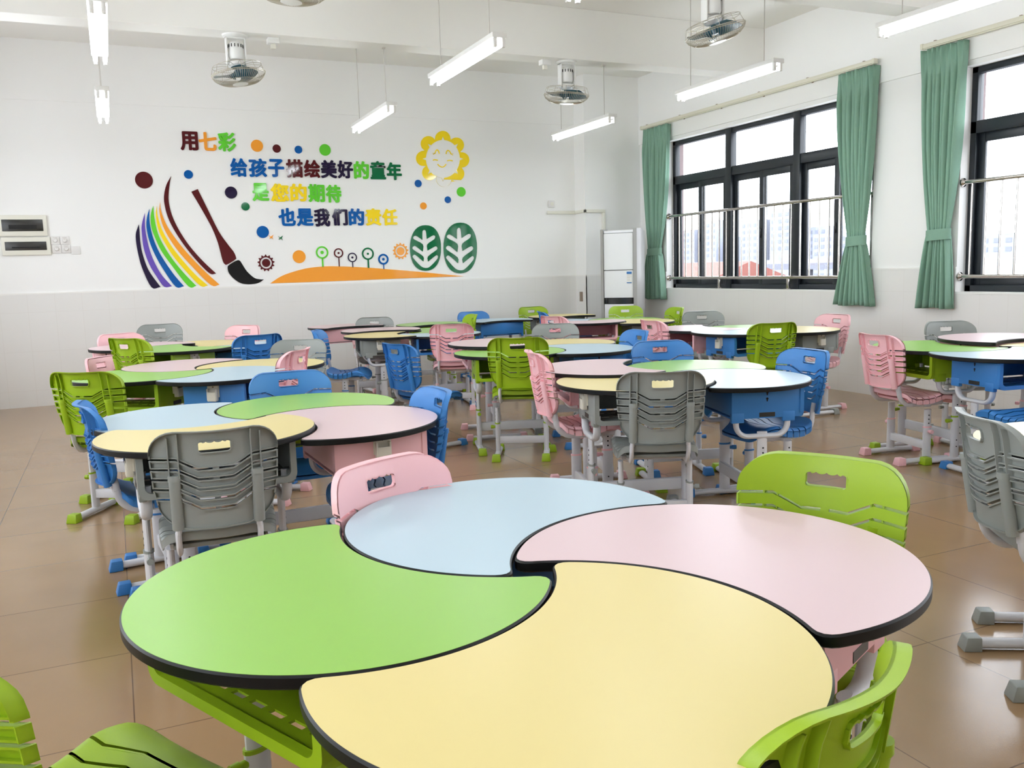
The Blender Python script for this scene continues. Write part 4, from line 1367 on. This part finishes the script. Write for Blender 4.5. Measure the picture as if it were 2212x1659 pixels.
def place_desk(col, x, y, user, dz, clip, label):
    o = take(desk_protos, (DN[col], clip))
    o.location = (x, y, 0)
    o.rotation_euler = (0, 0, R(user + 90))
    tag(o, label, 'desk', 'petal-shaped desks')
    lift(o, dz, ('desktop', 'book_box', 'bag_hook', 'bracket'))
    return o

def lift(o, dz, names):
    """telescopic legs: raise the upper parts"""
    if abs(dz) < 1e-4:
        return
    for ch in o.children:
        if ch.name.split('.')[0] in names:
            ch.location.z += dz

lab = lambda col, tn: '%s petal desk at %s' % (DN[col], tn)
for k, (c, th, order, zt, hand, tn, clips) in TABLES.items():
    for i, col in enumerate(order):
        u = 205 + th - 90 * i
        a = R(u + 90)
        x = c[0] + math.cos(a) * DC[0] * hand - math.sin(a) * DC[1]
        y = c[1] + math.sin(a) * DC[0] * hand + math.cos(a) * DC[1]
        place_desk(col, x, y, u, zt - .70, col in clips, lab(col, tn))
# four single desks along the back wall
for col, x, y, u, l in (('P', 2.20, 9.12, 96, 'pink desk, leftmost of the single desks along the back wall'),
                        ('G', 3.16, 9.10, 88, 'green desk between pink and blue desks along the back wall'),
                        ('B', 3.96, 9.12, 92, 'blue desk along the back wall, its blank back towards the room'),
                        ('Y', 4.76, 9.10, 100, 'yellow desk along the back wall left of the air conditioner')):
    place_desk(col, x, y, u, .012, col == 'Y', l)
# the desk at the right edge
u = 147
a = R(u + 90)
place_desk('Y', 2.84 + math.cos(a) * DC[0] - math.sin(a) * DC[1], 1.26 + math.sin(a) * DC[0] + math.cos(a) * DC[1], u, .0, False,
           'yellow desk at the right edge, mostly hidden by a cut-off grey chair')

CHAIRS = [
 ('green', 1.487, 1.541, 209, 0.015, 'green chair facing the camera behind the pink desk of the nearest table'),
 ('green', 0.8, 0.835, 110, -0.05, 'green chair cut off at the bottom edge beside the nearest yellow desk'),
 ('pink', 0.622, 2.085, 298, 0.01, 'pink chair behind the blue desk of the nearest table'),
 ('green', -0.25, 1.47, 30, -0.02, 'green chair cut off by the bottom left corner of the photo'),
 ('gray', 0.26, 2.957, 86, 0.015, 'large grey chair seen from behind at the left yellow desk'),
 ('blue', -0.08, 3.93, 5, 0, 'blue chair seen edge-on at the left end of a blue desk'),
 ('blue', 0.765, 4.347, 269, 0.015, 'blue chair behind the green desk of the second left-row table'),
 ('blue', 1.15, 3.45, 180, -0.003, 'blue chair at the right end of a pink desk, beyond the nearest pink chair'),
 ('green', -0.15, 4.95, 57, 0.026, 'green chair seen from behind, nearest the left edge'),
 ('gray', 1.153, 6.2, 242, 0.023, 'grey chair behind the yellow desk of the third left-row table'),
 ('pink', 0.869, 4.95, 148, 0.074, 'pink chair turned sideways beside a blue desk and yellow desk'),
 ('pink', -0.066, 6.75, 322, -0.05, 'pink chair half hidden behind a far green chair at left'),
 ('pink', 0.04, 7.9, 296, 0.045, 'pink chair in front of a grey one by the far left wall'),
 ('gray', 0.366, 8.75, 264, 0.061, 'grey chair facing the camera by the back wall at left'),
 ('pink', 1.007, 8.05, 218, 0.054, 'pale pink chair by the back wall behind a blue chair'),
 ('blue', 0.967, 6.85, 106, 0.058, 'dark blue chair seen from behind at the farthest left-row table'),
 ('green', 0.093, 6.5, 38, 0.09, 'green chair seen from behind at the farthest left-row table'),
 ('green', 2.368, 5.12, 62, 0.042, 'green chair seen from behind in the middle of the room'),
 ('gray', 3.357, 6.5, 245, 0.009, 'pale grey chair behind a yellow desk in the middle row'),
 ('blue', 3.468, 5.5, 174, 0.015, 'small blue chair at the right end of a middle-row blue desk'),
 ('blue', 1.829, 5.9, 18, 0.001, 'blue chair pulled out in the aisle, its seat showing'),
 ('pink', 2.05, 4.09, -14, 0.05, 'pink chair seen edge-on at the left of a pink desk'),
 ('gray', 2.216, 3.27, 64, 0.01, 'grey chair seen from behind at a middle-row yellow desk'),
 ('blue', 3.139, 4.6, 252, 0.01, 'wide blue chair behind the green desk of the middle row'),
 ('blue', 3.351, 3.62, 176, 0.013, 'blue chair at the right end of the large blue desk'),
 ('gray', 2.481, 8.95, 254, 0.014, 'grey chair behind the far middle pink desk, before the back wall'),
 ('blue', 1.71, 7.9, 336, -0.006, 'blue chair with ribbed seat left of the far middle table'),
 ('pink', 2.746, 7.35, 66, 0.014, 'pink chair seen from behind at the far middle table'),
 ('green', 3.29, 8.35, 173, 0.028, 'green chair mostly hidden behind the far pink chair'),
 ('blue', 3.898, 9.66, 268, 0.003, 'blue chair against the back wall behind a single blue desk'),
 ('green', 4.678, 9.62, 272, 0.012, 'green chair against the back wall behind a single yellow desk'),
 ('blue', 4.241, 8.4, -16, 0.03, 'small blue chair seen edge-on by the far right table'),
 ('pink', 3.912, 7.55, 14, 0.022, 'pink chair behind a pale grey one at the far right table'),
 ('green', 5.393, 8.65, 246, 0.014, 'green chair standing before the white air conditioner'),
 ('green', 5.546, 7.95, 170, 0.011, 'yellow-green chair right of the air conditioner'),
 ('pink', 4.2, 6.25, -2, 0.019, 'pink chair seen from behind left of the window-side table'),
 ('gray', 5.066, 6.75, 246, 0.028, 'grey chair beneath the three-bay window'),
 ('green', 4.485, 5.15, 78, 0.026, 'green chair seen from behind at the window-side table'),
 ('pink', 5.619, 5.7, 179, 0.015, 'pale pink chair at the window-side wall'),
 ('pink', 4.333, 3.95, -10, 0.021, 'pink chair with its whole side showing at the right-edge green desk'),
 ('gray', 5.559, 4.45, 253, 0.004, 'pale grey chair behind the right-edge pink desk'),
 ('gray', 2.345, 1.7, -30, 0.015, 'big grey chair cut off by the right edge of the photo'),
 ('blue', 4.42, 2.87, 80, 0.02, 'blue chair of which only the seat shows at the right edge'),
]
for c, x, y, h, dz, l in CHAIRS:
    o = take(chair_protos, c)
    o.location = (x, y, 0)
    o.rotation_euler = (0, 0, R(h - 90))
    tag(o, l, 'chair', 'moulded plastic school chairs')
    lift(o, dz, ('backrest', 'seat', 'back_post', 'seat_frame'))
for store in (desk_protos, chair_protos):
    for p in store.values():
        if not p[1]:
            def kill(o):
                for ch in KIDS.get(o.name, []):
                    kill(ch)
                bpy.data.objects.remove(o)
            kill(p[0])

# ------------------------------------------------------------------ outside through the windows; distance haze is put into the colours
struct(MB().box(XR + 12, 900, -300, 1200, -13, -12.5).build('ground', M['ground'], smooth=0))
def block(x, y, w_, d_, z1, m, name, label, cat, group, floors=0, rz=0.0):
    o = tag(empty(name, (x, y, -12.5), rz), label, cat, group)
    MB().box(-d_ / 2, d_ / 2, -w_ / 2, w_ / 2, 0, z1 + 12.5).build('walls', m, o, smooth=0)
    if floors:
        wn = MB()
        for i in range(floors):
            z = z1 + 12.5 - (i + 1) * 3.2
            k = max(2, int(w_ / 4))
            for j in range(k):
                y0 = -w_ / 2 + w_ * (j + .25) / k
                wn.box(-d_ / 2 - .12, -d_ / 2 + .05, y0, y0 + w_ / k * .5, z, z + 1.6)
        wn.build('windows', M['dimpane'], o, smooth=0)
    return o
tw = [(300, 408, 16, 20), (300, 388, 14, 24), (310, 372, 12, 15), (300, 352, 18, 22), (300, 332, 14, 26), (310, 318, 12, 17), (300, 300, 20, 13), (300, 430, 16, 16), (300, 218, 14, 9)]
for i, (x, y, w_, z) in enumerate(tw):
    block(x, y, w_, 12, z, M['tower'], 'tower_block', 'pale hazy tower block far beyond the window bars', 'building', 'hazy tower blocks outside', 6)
o = tag(empty('viaduct', (150, 130, -12.5)), 'long pale elevated road far outside the windows', 'viaduct')
MB().box(-5, 5, -90, 110, 11.8, 13.2).build('deck', M['viaduct'], o, smooth=0)
for i in range(9):
    MB().box(-1, 1, -80 + i * 22 - 1, -80 + i * 22 + 1, 0, 11.8).build('pier', M['viaduct'], o, smooth=0)
MB().box(-5, -4.8, -90, 110, 13.2, 14.2).build('parapet', M['house'], o, smooth=0)
for x, y, w_, z, l in ((62, 88, 26, .6, 'building with haze-tinted red roof seen through the left window bay'), (60, 66, 10, -1.3, 'low building with red roof seen through the middle window bay')):
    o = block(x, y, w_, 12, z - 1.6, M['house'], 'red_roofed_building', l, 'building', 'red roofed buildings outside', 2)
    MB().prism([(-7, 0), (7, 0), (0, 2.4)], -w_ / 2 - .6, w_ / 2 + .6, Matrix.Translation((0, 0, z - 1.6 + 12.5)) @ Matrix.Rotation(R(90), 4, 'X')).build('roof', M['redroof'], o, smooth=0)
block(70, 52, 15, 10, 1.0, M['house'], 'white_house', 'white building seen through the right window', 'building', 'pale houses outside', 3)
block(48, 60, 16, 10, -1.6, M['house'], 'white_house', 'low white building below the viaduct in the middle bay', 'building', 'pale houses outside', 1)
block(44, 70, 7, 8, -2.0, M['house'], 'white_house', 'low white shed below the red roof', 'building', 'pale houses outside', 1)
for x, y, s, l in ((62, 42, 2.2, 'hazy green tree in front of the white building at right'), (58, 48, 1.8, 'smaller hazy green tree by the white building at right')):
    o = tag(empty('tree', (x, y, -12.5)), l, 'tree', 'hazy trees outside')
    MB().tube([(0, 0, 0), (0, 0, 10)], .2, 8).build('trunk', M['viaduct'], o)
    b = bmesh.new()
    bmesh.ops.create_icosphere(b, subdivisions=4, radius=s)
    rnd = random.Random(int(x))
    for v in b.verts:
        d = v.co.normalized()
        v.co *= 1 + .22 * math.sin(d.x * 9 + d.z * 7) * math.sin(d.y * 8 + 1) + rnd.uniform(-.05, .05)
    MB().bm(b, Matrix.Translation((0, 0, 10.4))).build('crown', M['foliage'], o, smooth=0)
